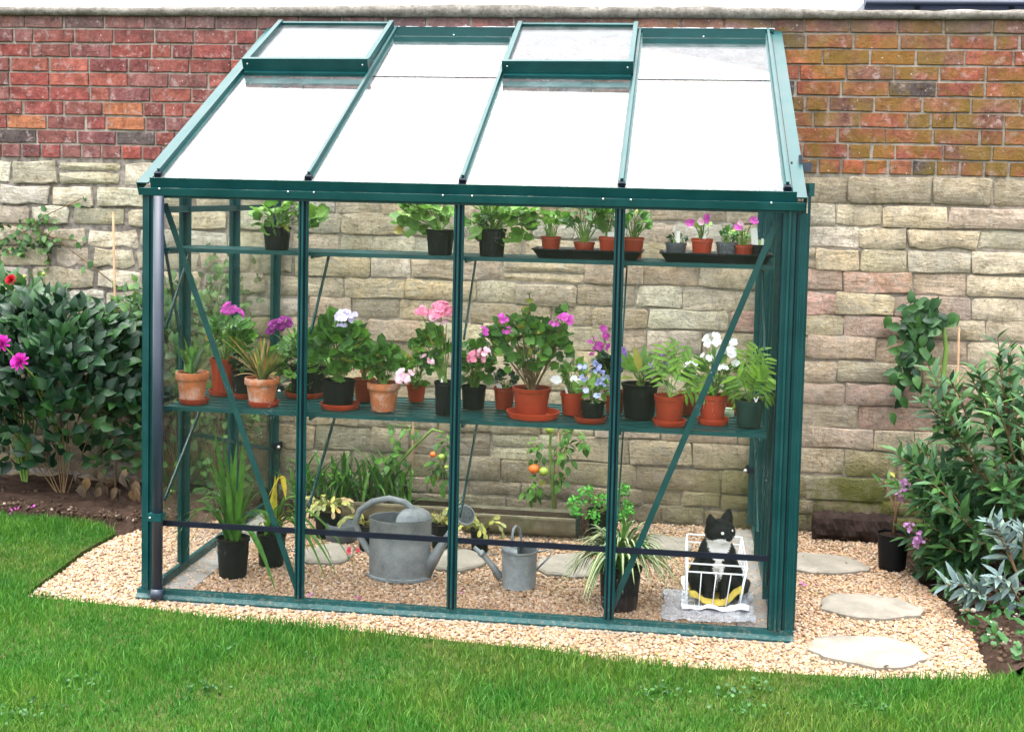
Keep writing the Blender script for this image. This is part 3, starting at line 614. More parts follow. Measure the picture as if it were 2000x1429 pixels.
# downpipe at the left front corner
px_ = aty(308, 700, -.04)
MB().tube([(px_.x, -.036, H - .032), (px_.x, -.036, .04)], .0215, 16).build('downpipe', 'pipe', gh, True)
MB().tube([(px_.x, -.036, .05), (px_.x, -.042, .012)], [.025, .027], 16).build('pipe_shoe', 'pipe', gh, True)
gbox('pipe_clip', (px_.x - .032, -.062, .335), (px_.x + .026, -.014, .365)); MB().ball((px_.x - .02, -.064, .35), .005, 6, 4).build('bolt', 'bolt_metal', gh, True)
# shelves of slats on struts
def shelf(z, y0, y1, n, x0, x1, label):
    s = gbox('shelf', (x0, y0, z - .016), (x1, y0 + .012, z)); s['label'] = label
    sw = (y1 - y0 - .012) / n
    for i in range(n): MB().box((x0, y0 + .014 + i * sw, z - .006), (x1, y0 + .014 + (i + .72) * sw, z - .001)).build('slat', G, s)
    gy = y1; MB().box((x0, y1, z - .016), (x1, y1 + .01, z)).build('slat', G, s)
    return s
s1 = shelf(.787, .05, .53, 7, -1.225, 1.21, 'lower shelf of long green slats')
s2 = shelf(1.438, .05, .33, 4, -1.235, 1.215, 'upper shelf of long green slats')
for x in (-1.235, -.625, 0, .625, 1.21):
    xo = x + .02 if x < 0 else (x + .02 if x < 1 else x - .02)
    MB().bar((xo, .045, .40), (xo, .50, .765), .006, .02, (0, 0, 1)).build('bracket', G, s1); MB().box((xo - .005, .05, .757), (xo + .005, .52, .771)).build('bracket', G, s1)
    MB().bar((xo, .045, 1.11), (xo, .30, 1.415), .006, .018, (0, 0, 1)).build('bracket', G, s2); MB().box((xo - .005, .05, 1.412), (xo + .005, .32, 1.422)).build('bracket', G, s2)
for a in ((-1.18, -.02), (-1.02, -.035), (.2, -.03), (.9, -.035)):
    pass
# ------------------------------------------------------------ stepping stones
def stone_slab(cx, cy, rx, ry, seed, label):
    r = random.Random(seed); mb = MB(); n = 40; O = Vector((cx, cy, 0)); ph = [r.uniform(0, 6) for _ in range(5)]
    def rad(a): return 1 + .05 * math.sin(3 * a + ph[0]) + .035 * math.sin(5 * a + ph[1]) + .03 * math.sin(9 * a + ph[2]) + .02 * math.sin(14 * a + ph[3])
    rings = [(1.0, -.01), (1.02, .012), (.97, .020), (.8, .023), (.5, .022), (.25, .024)]; vs = []; fs = []
    for k_, z in rings:
        for i in range(n):
            a = 2 * math.pi * i / n; q = k_ * rad(a) if k_ > .6 else k_
            x, y = cx + rx * q * math.cos(a), cy + ry * q * math.sin(a); vs.append((x, y, z + .004 * mnoise.noise(Vector((x * 14, y * 14, 2)))))
    for j in range(len(rings) - 1):
        for i in range(n): b = (i + 1) % n; fs.append((j * n + i, j * n + b, (j + 1) * n + b, (j + 1) * n + i))
    fs.append(tuple((len(rings) - 1) * n + i for i in range(n)))
    return tag(mb.add(vs, fs).build('stepping_stone', 'paving', None, 2, org=O), label, 'stepping stone', 'stepping stones set in the gravel')
for i, (px_x, px_y, wpx, ry, lb) in enumerate([
    (640, 1078, 100, .15, 'pale stepping stone inside the greenhouse, left of the large watering can'), (893, 1090, 105, .16, 'pale stepping stone between the two watering cans'),
    (1110, 1100, 120, .17, 'pale stepping stone between small watering can and striped spider plant'), (1300, 1062, 100, .17, 'pale stepping stone just behind the wire basket with the cat'),
    (1600, 1096, 172, .145, 'stepping stone outside right of greenhouse nearest the wall'), (1697, 1180, 186, .145, 'middle one of three stepping stones outside right of the greenhouse'), (1695, 1266, 212, .155, 'large stepping stone nearest the lawn, right of the greenhouse')]):
    p = atz(px_x, px_y, .02); stone_slab(p.x, p.y, wpx * mpp(p.y) / 2, ry, 40 + i, lb)
# ------------------------------------------------------------ leaf shapes (length 1 along +Y, facing +Z)
def leaf_shape(kind, r):
    vs = []; fs = []
    if kind in ('round', 'ivy'):
        n = 15 if kind == 'round' else 10; c = (0, .42, -.10)
        vs.append(c)
        for i in range(n):
            a = -math.pi / 2 + .28 + (2 * math.pi - .56) * i / (n - 1)
            if kind == 'round': q = .5 * (1 + .09 * math.cos(5 * (a - math.pi / 2)) + r.uniform(-.05, .05)) * (1 if i % 2 else .93)
            else: q = .55 * (1.12 if i % 2 == 0 else .68)
            vs.append((q * math.cos(a), .45 + q * math.sin(a), .06 * r.uniform(-1, 1.6) + .05))
        vs.append((0, .12, -.04))
        for i in range(1, n): fs.append((0, i, i + 1))
        fs.append((0, n, n + 1)); fs.append((0, n + 1, 1))
    else:
        prof = {'ovate': [(0, .02), (.18, .24), (.4, .33), (.65, .25), (.85, .11), (1, 0)], 'lance': [(0, .02), (.2, .11), (.45, .145), (.7, .10), (.88, .045), (1, 0)],
                'blade': [(0, .05), (.25, .065), (.5, .06), (.75, .045), (.9, .025), (1, 0)], 'pad': [(0, .08), (.25, .26), (.5, .30), (.75, .28), (.92, .18), (1, .06)],
                'tri': [(0, .03), (.3, .30), (.5, .36), (.7, .42), (.85, .3), (1, .05)]}[kind]
        cv = r.uniform(.12, .4) if kind != 'pad' else .08; m_ = len(prof)
        tw = r.uniform(-.05, .05)
        for t, h in prof: vs += [(-h + tw * t, t, -cv * t * t + .28 * h), (tw * t, t, -cv * t * t), (h + tw * t, t, -cv * t * t + .28 * h)]
        for i in range(m_ - 1): a = i * 3; fs += [(a, a + 1, a + 4, a + 3), (a + 1, a + 2, a + 5, a + 4)]
    return np.array(vs), fs
SH = {}
def shape(kind):
    if kind not in SH: r = random.Random(kind); SH[kind] = [leaf_shape(kind, r) for _ in range(4)]
    return random.choice(SH[kind])
LM = {}
def leaf_mesh(kind, mat, i):
    k_ = (kind, mat, i)
    if k_ not in LM:
        shape(kind); vs, fs = SH[kind][i]; me = bpy.data.meshes.new('leaf'); me.from_pydata(vs.tolist(), [], fs); me.materials.append(MAT[mat]); me.shade_smooth(); LM[k_] = me
    return LM[k_]
def frame(P, d, n, s):
    d = Vector(d).normalized(); n = Vector(n); n = (n - d * n.dot(d)); n = n.normalized() if n.length > 1e-5 else d.orthogonal().normalized(); x = d.cross(n)
    return Matrix(((x.x * s, d.x * s, n.x * s, P[0]), (x.y * s, d.y * s, n.y * s, P[1]), (x.z * s, d.z * s, n.z * s, P[2]), (0, 0, 0, 1)))
NLEAF = [0]
def leaf_obj(parent, kind, mat, P, d, n, s):
    o = bpy.data.objects.new('leaf', leaf_mesh(kind, mat, random.randrange(4))); COL.objects.link(o); o.parent = parent
    O = ORG[parent.name]; o.matrix_basis = frame(Vector(P) - O, d, n, s); NLEAF[0] += 1; return o
def leaf_add(mb, kind, P, d, n, s):
    vs, fs = shape(kind); M_ = np.array(frame(P, d, n, s)); mb.add((vs @ M_[:3, :3].T + M_[:3, 3]).tolist(), fs)
def rv(s=1.0): return Vector((random.gauss(0, s), random.gauss(0, s), random.gauss(0, s)))
def strap_mb(mb, base, tip, w_, lift, n=9, fold=.25, mid=None):
    b = Vector(base); t = Vector(tip); c = (b + t) / 2 + Vector((0, 0, lift)) if mid is None else Vector(mid)
    if mid is None: c = b.lerp(t, .35) + Vector((0, 0, lift))
    vs = []; fs = []
    for i in range(n + 1):
        u = i / n; p = b * (1 - u) ** 2 + c * 2 * u * (1 - u) + t * u * u; tg = ((c - b) * (1 - u) + (t - c) * u).normalized()
        sx = tg.cross(Vector((0, 0, 1))); sx = sx.normalized() if sx.length > .05 else Vector((1, 0, 0)); sx = (sx + Vector((random.uniform(-.05, .05), 0, 0))).normalized(); nm = sx.cross(tg)
        h = w_ * .5 * (1 - max(0, (u - .55) / .45) ** 1.6) * (.6 + .4 * min(1, u * 5))
        vs += [p - sx * h + nm * h * fold, p, p + sx * h + nm * h * fold]
    for i in range(n): a = i * 3; fs += [(a, a + 1, a + 4, a + 3), (a + 1, a + 2, a + 5, a + 4)]
    mb.add(vs, fs)
def strap(parent, base, tip, w_, lift, mat='leaf_strap', name='leaf', mid=None, n=9):
    mb = MB(); strap_mb(mb, base, tip, w_, lift, n, mid=mid); return mb.build(name, mat, parent, True)
# ------------------------------------------------------------ flowers
def petal_add(mb, P, d, n, L, w_):
    M_ = np.array(frame(P, d, n, 1.0)); vs = np.array([(0, 0, 0), (-w_ * .5, L * .55, .12 * L), (-w_ * .3, L * .95, .02 * L), (w_ * .3, L * .95, .0), (w_ * .5, L * .55, .14 * L), (0, L * .6, -.04 * L)])
    mb.add((vs @ M_[:3, :3].T + M_[:3, 3]).tolist(), [(0, 5, 1), (1, 5, 2), (2, 5, 3), (3, 5, 4), (4, 5, 0)])
def floret(mb, P, n, s, np_=5):
    n = Vector(n).normalized(); a = n.orthogonal().normalized(); b = n.cross(a); ph = random.uniform(0, 6)
    for i in range(np_): t = ph + 2 * math.pi * i / np_; petal_add(mb, P, (a * math.cos(t) + b * math.sin(t)) + n * .35, n, s * random.uniform(.85, 1.1), s * .95)
def flower(parent, P, s, mat, kind='cluster', n=9):
    mb = MB(); P = Vector(P); view = Vector((0, -.8, .45)); s = s * (1.4 if kind in ('cluster', 'bells') and s < .05 else 1.15)
    if kind == 'cluster':
        for i in range(n):
            u = rv(); u.z = abs(u.z) * .8; u.y = -abs(u.y) if random.random() < .75 else u.y; u.normalize(); q = P + u * s * .62; floret(mb, q, u + view * .3, s * .42)
    elif kind == 'single':
        floret(mb, P, view + rv(.3), s)
    elif kind == 'bells':
        for i in range(n):
            q = P + Vector((random.gauss(0, s * .35), random.gauss(0, s * .3), random.uniform(-s, s))); floret(mb, q, rv(.7) + view * .8 + Vector((0, 0, -.4)), s * .38)
    elif kind == 'pom':
        for ring in range(6):
            m_ = 9 + ring * 2 if ring < 5 else 8
            for i in range(m_):
                t = 2 * math.pi * (i + ring * .5) / m_; e = .15 + ring * .24; nn = view.normalized(); a = nn.orthogonal().normalized(); b = nn.cross(a)
                dd = (a * math.cos(t) + b * math.sin(t)) * math.cos(e) + nn * math.sin(e); petal_add(mb, P, dd, nn, s * (1 - ring * .07), s * .3)
    return mb.build('flower', mat, parent, True)
# ------------------------------------------------------------ pots
POTP = {'terra': ('terracotta', .70, .26), 'red': ('plastic_red', .76, .16), 'black': ('plastic_black', .80, .10), 'grey': ('plastic_grey', .76, .14), 'green': ('plastic_green', .78, .16)}
def pot(root, c, rt, h, kind, soil=True):
    mat, br, band = POTP[kind]; rb = rt * br; rm = rt * .93
    if kind == 'terra': prof = [(rb, 0), (rb + (rt * .88 - rb) * .5, h * .37), (rt * .88, h * (1 - band)), (rt * .97, h * (1 - band) + .002), (rt, h * (1 - band) + .006), (rt, h - .004), (rt * .98, h), (rt * .90, h), (rt * .87, h - .02)]
    else: prof = [(rb * .97, 0), (rb, .004), (rm, h * (1 - band)), (rm + .003, h * (1 - band) + .001), (rt * .985, h * (1 - band) + .003), (rt * .985, h - .005), (rt, h - .003), (rt, h), (rt * .93, h), (rt * .91, h - .02)]
    MB().lathe(prof, c, 28).build('pot', mat, root, 2)
    if kind in ('black', 'grey', 'green') and h > .06:
        MB().lathe([(rb + (rm - rb) * .6 + .0022, h * .60), (rb + (rm - rb) * .66 + .0025, h * .63)], c, 24, capb=False).build('ridge', mat, root, True)
    z = h - .015; mb = MB(); vs = [(c[0], c[1], c[2] + z + .006)]
    for i in range(16): a = math.pi * i / 8; vs.append((c[0] + rt * .9 * math.cos(a), c[1] + rt * .9 * math.sin(a), c[2] + z + random.uniform(-.003, .004)))
    mb.add(vs, [(0, 1 + i, 1 + (i + 1) % 16) for i in range(16)]).build('soil', 'potting_soil', root)
def saucer(c, r, h, label, mat='plastic_red'):
    return tag(MB().lathe([(r * .86, 0), (r * .9, .002), (r, h), (r * 1.0, h + .001), (r * .94, h + .001), (r * .86, .004), (.001, .004)], c, 32).build('saucer', mat, None, 2, org=Vector(c)), label, 'saucer', 'saucers on the lower shelf')
def pot_place(xc, yb, yr, wr, z, kind, Yfix=None):
    """pot measured in the photo: centre x, bottom y, rim y, rim width -> centre on its surface, radius, height"""
    p = atz(xc, yb, z) if Yfix is None else None; Y = p.y if p else Yfix; s = mpp(Y)
    rt = wr * s / 2; rb = rt * POTP[kind][1]
    Yc = (p.y + rb) if p else Yfix
    Yc = max(Yc, .052 + rt)
    q = aty(xc, (yb + yr) / 2, Yc); return Vector((q.x, Yc, z)), rt, max(.03, (yb - yr) * mpp(Yc) * .99)
def label_tag(root, c, h, x, lean=.2, w_=.012, L=.05, mat='white_label'):
    b = Vector((c[0] + x, c[1] - .3 * abs(x) - .01, c[2] + h - .01)); MB().bar(b, b + Vector((lean * L, -.05 * L, L)), w_, .0012, (0, 1, 0)).build('plant_label', mat, root)
def crown(root, base, C_, rad, n, kind, size, mat, objs, ymin=None, stem='green_stem', up=.7, droop=0, stemfrac=.45, shell=.45, ymax=None):
    fo = MB(); st = MB(); base = Vector(base); C_ = Vector(C_)
    for i in range(n):
        u = rv().normalized()
        if u.z < -.3 and random.random() < .6: u.z = -u.z
        q = shell + (1 - shell) * random.random() ** .6; P = C_ + Vector((u.x * rad[0], u.y * rad[1], u.z * rad[2])) * q
        if ymin is not None: P.y = max(P.y, ymin + random.uniform(0, .03))
        if ymax is not None: P.y = min(P.y, ymax - random.uniform(0, .03))
        s = size * random.uniform(.65, 1.15); out = (P - base); out.z *= .3; out = out.normalized() if out.length > 1e-4 else u
        d = (out + rv(.35) + Vector((0, 0, random.uniform(-.3, .35) - droop))).normalized(); nn = Vector((0, -.35, up)) + u * .55 + rv(.3)
        if ymin is not None and P.y + d.y * s < ymin: d.y = abs(d.y) * .3; d.normalize()
        if i < objs: leaf_obj(root, kind, mat, P, d, nn, s)
        else: leaf_add(fo, kind, P, d, nn, s)
        if random.random() < stemfrac * (.6 if n > 45 else 1):
            b = base + Vector((random.uniform(-1, 1), random.uniform(-1, 1), 0)) * .012; mid = b.lerp(P, .55) + Vector((0, 0, (P - b).length * .12)) + rv(.008)
            st.tube([b, mid, P], [.0022 + size * .012, .0018 + size * .006, .001], 4, False)
    if fo.v: tag(fo.build('foliage', mat, root, True), kind='stuff')
    if st.v: st.build('stem', stem, root, True)
LASTS = [None]
def potted(name, label, cat, group, P4, z, pk, crownpx=None, n=40, lk='round', size=.05, mat='leaf_geranium', flowers=(), Yfix=None, objs=None, tags=(), depth=None, stem='green_stem', up=.7, droop=0, sf=.45, shell=.45, ymax=None, dY=0, dz=.005):
    if z > 1.4 or z < .5: zz = z
    else: zz = z + dz
    c, rt, h = pot_place(*P4, zz, pk, Yfix)
    if LASTS[0] is not None and abs(c.x - LASTS[0].x) < .06 and z == Z1:
        old = Vector(c); c = Vector((c.x, LASTS[0].y, Z1 + .006)); top = aty(P4[0], P4[2], c.y - rt * .2).z; h = max(.04, top - c.z)
        if abs(c.x - LASTS[0].x) > .012: c.x = LASTS[0].x + .008 * (1 if c.x > LASTS[0].x else -1)
    LASTS[0] = None; root = thing(name, c, label, cat, group); pot(root, c, rt, h, pk)
    base = Vector((c.x, c.y, c.z + h - .012))
    if crownpx:
        x0, y0, x1, y1 = crownpx; Yc = c.y + dY; s = mpp(Yc); n = int(n * 1.85); C_ = aty((x0 + x1) / 2, (y0 + y1) / 2, Yc); rx = (x1 - x0) / 2 * s - size * .35; rz = (y1 - y0) / 2 * s - size * .3; ry = depth or min(rx, max(.05, rz), .14)
        crown(root, base, C_, (max(.01, rx), ry, max(.01, rz)), n, lk, size, mat, n if objs is None else objs, .058, stem, up, droop, sf, shell, ymax)
    st = MB()
    for f in flowers:
        fx, fy, fs, fm = f[:4]; fk = f[4] if len(f) > 4 else 'cluster'; nn = f[5] if len(f) > 5 else 9
        Yf = max(.072, c.y - (.075 if crownpx else 0)) if len(f) < 7 else f[6]; P = aty(fx, fy, Yf); flower(root, P, fs * mpp(Yf), fm, fk, nn)
        a = base; st.tube([a, a.lerp(P, .5) + Vector((0, 0, .02)), P], [.003, .002, .0015], 5, False)
    if st.v: st.build('flower_stem', stem, root, True)
    for t in tags: label_tag(root, c, h, *t)
    return root, c, rt, h
Z1, Z2 = .787, 1.438
GM = 'plants along the lower shelf'; GT = 'plants along the upper shelf'; GF = 'plants on the greenhouse floor'
# ------------------------------------------------------------ upper shelf
potted('potted_geranium', 'trailing pale geranium in black pot, alone at the left end of upper shelf', 'plant', GT, (541, 483, 437, 58), Z2, 'black', (480, 385, 640, 470), 34, 'round', .058, 'leaf_geranium_light', Yfix=.16, sf=.8)
potted('potted_geranium', 'geranium in black pot, second from left on the upper shelf', 'plant', GT, (860, 492, 443, 58), Z2, 'black', (755, 388, 900, 472), 36, 'round', .056, 'leaf_geranium_light', ((792, 392, 9, 'petal_magenta'),), Yfix=.15, sf=.8)
potted('potted_geranium', 'sprawling geranium in black pot beside the left seed tray on upper shelf', 'plant', GT, (961, 495, 441, 58), Z2, 'black', (903, 390, 1052, 480), 52, 'round', .055, 'leaf_geranium_light', ((955, 397, 9, 'petal_magenta'), (975, 400, 7, 'petal_purple')), Yfix=.15, sf=.7)
def tray(x0, x1, yt, yb, label):
    a = aty(x0, yt, .10); b = aty(x1, yt + 8, .10); L = b.x - a.x; h = .038; c = Vector(((a.x + b.x) / 2, .20, Z2)); mb = MB(); t = .014
    def ring(ix, z): return [(c.x - L / 2 + ix, .09 + ix, z), (c.x + L / 2 - ix, .09 + ix, z), (c.x + L / 2 - ix, .31 - ix, z), (c.x - L / 2 + ix, .31 - ix, z)]
    vs = ring(.028, Z2) + ring(.006, Z2 + h * .85) + ring(0, Z2 + h * .87) + ring(0, Z2 + h) + ring(.006, Z2 + h) + ring(.03, Z2 + .005); fs = [(3, 2, 1, 0), (20, 21, 22, 23)]
    for r_ in range(5):
        for i in range(4): j = (i + 1) % 4; fs.append((r_ * 4 + i, r_ * 4 + j, r_ * 4 + 4 + j, r_ * 4 + 4 + i))
    return tag(mb.add(vs, fs).build('seed_tray', 'plastic_black', None, org=c), label, 'tray', 'black seed trays on the upper shelf')
tray(1038, 1256, 483, 508, 'long black seed tray holding four small red pots on the upper shelf')
tray(1288, 1512, 489, 516, 'black seed tray at right end of upper shelf holding five tiny pots')
ZT = Z2 + .007
for a in [
    ('potted_seedling', 'seedling with a few round leaves in leftmost red pot of the seed trays', (1076, 492, 454, 40), 'red', (1046, 410, 1106, 462), 12, 'ivy', .04, 'leaf_geranium_light', ()),
    ('potted_seedling', 'tall bushy seedling in the low second red pot of left seed tray', (1141, 496, 467, 42), 'red', (1095, 388, 1192, 468), 26, 'ovate', .05, 'leaf_geranium', ()),
    ('potted_seedling', 'seedling with white label in red pot just left of the third glazing bar', (1188, 498, 457, 38), 'red', (1165, 400, 1208, 458), 12, 'ivy', .042, 'leaf_geranium_light', ()),
    ('potted_seedling', 'seedling with grey green leaves in red pot just right of third glazing bar', (1237, 500, 459, 42), 'red', (1212, 405, 1272, 462), 16, 'ovate', .045, 'leaf_geranium', ()),
    ('potted_cutting', 'almost bare cutting in grey pot with tall white label on right tray', (1320, 503, 470, 42), 'grey', (1305, 458, 1342, 474), 8, 'ivy', .02, 'leaf_dark', ()),
    ('potted_cyclamen', 'pink flowered plant in red pot in the middle of the right seed tray', (1371, 505, 463, 42), 'red', (1350, 432, 1392, 464), 10, 'ovate', .032, 'leaf_geranium_light', ((1347, 436, 9, 'petal_magenta', 'single'), (1378, 428, 10, 'petal_magenta', 'single'), (1368, 434, 8, 'petal_palepink', 'single'))),
    ('potted_cutting', 'small green cutting in dark grey pot on the right seed tray', (1419, 507, 471, 42), 'grey', (1402, 448, 1440, 474), 10, 'ivy', .025, 'leaf_geranium', ()),
    ('potted_cyclamen', 'plant with two pink flowers in low brownish red pot on right tray', (1452, 508, 476, 40), 'red', (1428, 452, 1470, 478), 14, 'ovate', .03, 'leaf_geranium', ((1442, 444, 9, 'petal_magenta', 'single'), (1471, 432, 9, 'petal_magenta', 'single'), (1446, 436, 6, 'petal_palepink', 'single'))),
    ('potted_cutting', 'low plant in black pot with two white labels, last on right tray', (1484, 509, 476, 38), 'black', (1468, 466, 1502, 480), 8, 'ivy', .02, 'leaf_geranium', ())]:
    r_, c_, rt_, h_ = potted(a[0], a[1], 'plant', GT, a[2], ZT, a[3], a[4], a[5], a[6], a[7], a[8], a[9], Yfix=.165, sf=.9)
    x_ = a[2][0]
    if x_ in (1188, 1320, 1371): label_tag(r_, c_, h_, .008 if x_ != 1188 else .012, 0, .014 if x_ != 1188 else .030, .055 if x_ != 1188 else .028)
    if x_ == 1484: label_tag(r_, c_, h_, -.02, -.1, .026, .075); label_tag(r_, c_, h_, .008, 0, .010, .035)
# ------------------------------------------------------------ lower shelf, left to right
def shelf_plant(*a, **k_): return potted(a[0], a[1], 'plant', GM, a[2], Z1, *a[3:], **k_)
def under(xc, yb, w_, label, h=.023, mat='plastic_red'):
    p = atz(xc, yb, Z1); r_ = w_ * mpp(p.y) / 2; Yc = max(p.y + r_ * .86, .056 + r_); q = aty(xc, yb - 5, Yc); saucer((q.x, Yc, Z1), r_, h, label, mat); LASTS[0] = Vector((q.x, Yc, Z1)); return Vector((q.x, Yc, Z1))
def aloe(root, base, tips, w_, mats, n, spread, hgt):
    for i in range(n):
        a = random.uniform(0, 6.28); q = spread * random.uniform(.15, 1); h = hgt * random.uniform(.55, 1) * (1.1 - .5 * q / spread)
        tip = base + Vector((q * math.cos(a), q * .6 * math.sin(a), h)); tip.y = max(tip.y, .06)
        strap(root, base + Vector((.012 * math.cos(a), .012 * math.sin(a), 0)), tip, w_ * random.uniform(.6, 1.1), h * .25, random.choice(mats), n=6)
    for t in tips:
        P = aty(t[0], t[1], max(.07, base.y - .04)); strap(root, base, P, w_, t[2], t[3], n=8)
under(379, 792, 62, 'orange saucer under leftmost terracotta pot on lower shelf')
r_, c_, rt_, h_ = shelf_plant('potted_aloe', 'small green spiky aloe in leftmost terracotta pot on lower shelf', (382, 782, 727, 66), 'terra')
aloe(r_, c_ + Vector((0, 0, h_ - .012)), [(332, 665, .03, 'leaf_aloe'), (345, 690, .02, 'leaf_silver'), (405, 668, .04, 'leaf_silver'), (420, 690, .03, 'leaf_silver'), (358, 655, .02, 'leaf_strap')], .018, ['leaf_geranium', 'leaf_strap', 'leaf_aloe'], 34, .08, .17)
for i in range(10): leaf_obj(r_, 'blade', 'leaf_geranium', c_ + Vector((random.gauss(0, .02), random.gauss(0, .02), h_)), rv(.4) + Vector((0, 0, 1)), (0, -1, .2), .11)
under(436, 775, 60, 'orange saucer under tall red pot behind the first terracotta pot')
shelf_plant('potted_geranium', 'geranium with one magenta bloom in tall red pot behind diagonal brace', (438, 772, 700, 58), 'red', (395, 610, 500, 705), 40, 'round', .055, 'leaf_geranium', ((452, 608, 17, 'petal_magenta', 'cluster', 12), (462, 614, 12, 'petal_magenta', 'cluster', 8)))
under(478, 780, 50, 'orange saucer under black pot half hidden behind second terracotta pot')
shelf_plant('potted_cutting', 'leafy cutting in black pot half hidden behind second terracotta pot', (472, 776, 727, 48), 'black', (445, 690, 510, 735), 14, 'round', .04, 'leaf_dark')
under(515, 797, 64, 'orange saucer under the terracotta pot of reddish aloe')
r_, c_, rt_, h_ = shelf_plant('potted_aloe', 'reddish spiky aloe with dry curled leaves in second terracotta pot', (508, 789, 738, 70), 'terra')
aloe(r_, c_ + Vector((0, 0, h_ - .012)), [(445, 690, .02, 'leaf_dry'), (454, 735, .04, 'leaf_dry'), (480, 715, .05, 'leaf_dry'), (560, 716, .03, 'leaf_aloe'), (540, 742, .03, 'leaf_dry'), (415, 650, .04, 'leaf_aloe'), (488, 748, .02, 'leaf_dry'), (432, 640, .03, 'leaf_aloe_red')], .016, ['leaf_aloe', 'leaf_aloe', 'leaf_aloe_red', 'leaf_dry', 'leaf_geranium', 'leaf_aloe'], 95, .135, .19)
under(597, 780, 86, 'wide orange saucer partly behind the first glazing bar')
shelf_plant('potted_geranium', 'large geranium with dark purple bloom in black pot behind first glazing bar', (585, 775, 712, 78), 'black', (530, 640, 640, 790), 60, 'round', .056, 'leaf_geranium', ((540, 640, 15, 'petal_purple', 'cluster', 12), (555, 634, 15, 'petal_purple', 'cluster', 12), (530, 648, 10, 'petal_purple', 'cluster', 7)), Yfix=.22)
under(664, 803, 80, 'orange saucer under the black pot with lilac geranium')
shelf_plant('potted_geranium', 'big lilac flowered geranium in black pot standing in an orange saucer', (665, 792, 742, 70), 'black', (598, 615, 722, 758), 80, 'round', .062, 'leaf_geranium', ((672, 622, 16, 'petal_lilac', 'cluster', 12), (687, 618, 11, 'petal_lilac', 'cluster', 8), (668, 636, 9, 'petal_lilac', 'cluster', 6), (637, 597, 0.1, 'petal_lilac', 'single')))
shelf_plant('potted_fuchsia', 'red flowered fuchsia in red pot behind the faded terracotta pot', (712, 785, 740, 46), 'red', (685, 680, 730, 745), 16, 'ovate', .03, 'leaf_geranium', ((697, 712, 9, 'petal_rose', 'bells', 6), (712, 718, 8, 'petal_rose', 'bells', 5), (698, 688, 5, 'petal_white', 'single')))
shelf_plant('potted_geranium', 'round leaved geranium in faded pinkish terracotta pot without a saucer', (749, 805, 748, 67), 'terra', (690, 668, 792, 752), 60, 'round', .052, 'leaf_geranium', ())
shelf_plant('potted_geranium', 'pale pink flowered geranium in small red pot', (813, 785, 752, 40), 'red', (778, 690, 850, 765), 30, 'round', .042, 'leaf_geranium_light', ((790, 738, 17, 'petal_palepink', 'cluster', 9, .075), (832, 708, 15, 'petal_palepink', 'cluster', 8, .085)), dY=-.06)
shelf_plant('potted_geranium', 'tall rose pink geranium in black pot left of the middle glazing bar', (868, 812, 745, 42), 'black', (805, 630, 885, 740), 56, 'round', .044, 'leaf_geranium', ((862, 612, 21, 'petal_pink', 'cluster', 16), (848, 624, 15, 'petal_palepink', 'cluster', 10), (824, 612, 13, 'petal_pink', 'cluster', 9), (872, 632, 9, 'petal_palepink', 'cluster', 5)), tags=((-.01, .1, .008, .03),))
shelf_plant('potted_geranium', 'small pink flowered geranium in black pot right of the middle glazing bar', (925, 800, 755, 52), 'black', (895, 660, 965, 770), 44, 'round', .046, 'leaf_geranium', ((930, 700, 15, 'petal_pink', 'cluster', 8, .085), (946, 690, 12, 'petal_palepink', 'cluster', 6, .09)))
shelf_plant('potted_pansy', 'small dark leaved plant in a dark red pot behind large saucer', (985, 800, 757, 44), 'red', (965, 725, 1010, 765), 14, 'round', .035, 'leaf_dark', (), tags=((-.018, -.2, .022, .022),))
under(1041, 823, 108, 'very wide red saucer under the largest red pot on lower shelf', .026)
shelf_plant('potted_geranium', 'largest geranium, woody stemmed with magenta blooms, in big red pot', (1040, 800, 757, 76), 'red', (938, 615, 1120, 735), 140, 'round', .046, 'leaf_geranium', ((980, 625, 12, 'petal_magenta', 'cluster', 6), (942, 650, 11, 'petal_magenta', 'cluster', 6), (992, 648, 9, 'petal_magenta', 'cluster', 6), (1104, 628, 15, 'petal_magenta', 'cluster', 9), (1082, 634, 9, 'petal_magenta', 'cluster', 5)), stem='brown_stem', sf=.2, dz=.02, depth=.12)
big = bpy.data.objects[[o.name for o in bpy.data.objects if o.get('label', '').startswith('largest geranium')][0]]
cb = ORG[big.name]; stb = MB()
for tx, ty in ((1034, 575), (1108, 590)):
    top = aty(tx, ty, cb.y); st0 = Vector((cb.x, cb.y, cb.z + .08)); stb.tube([st0, st0.lerp(top, .5) + rv(.01), top], [.005, .004, .0025], 6)
    for i in range(15): u = i / 14; P = st0.lerp(top, .45 + .55 * u); leaf_obj(big, 'tri', 'leaf_geranium', P, rv(.9) + Vector((0, -.1, .3)), rv(.4) + Vector((0, -.5, .6)), .042)
stb.build('woody_stem', 'brown_stem', big, True)
shelf_plant('potted_pansy', 'white flowered plant with label in red pot beside the biggest pot', (1118, 812, 768, 50), 'red', (1090, 700, 1150, 775), 26, 'ovate', .045, 'leaf_geranium_light', ((1085, 743, 11, 'petal_white', 'single'), (1122, 740, 8, 'petal_white', 'single'), (1136, 744, 9, 'petal_white', 'single')), tags=((-.02, -.3, .009, .035),))
under(1152, 829, 64, 'orange saucer under the small black pot of pale blue flowers')
shelf_plant('potted_streptocarpus', 'pale blue flowered plant in small black pot at the shelf front', (1161, 817, 785, 48), 'black', (1125, 735, 1195, 792), 20, 'ovate', .055, 'leaf_geranium_light', ((1140, 727, 11, 'petal_blue', 'bells', 9), (1168, 722, 11, 'petal_blue', 'bells', 10), (1172, 740, 10, 'petal_blue', 'bells', 9), (1144, 763, 6, 'petal_blue', 'single'), (1166, 775, 8, 'petal_blue', 'single')), tags=((.0, -.25, .006, .03),))
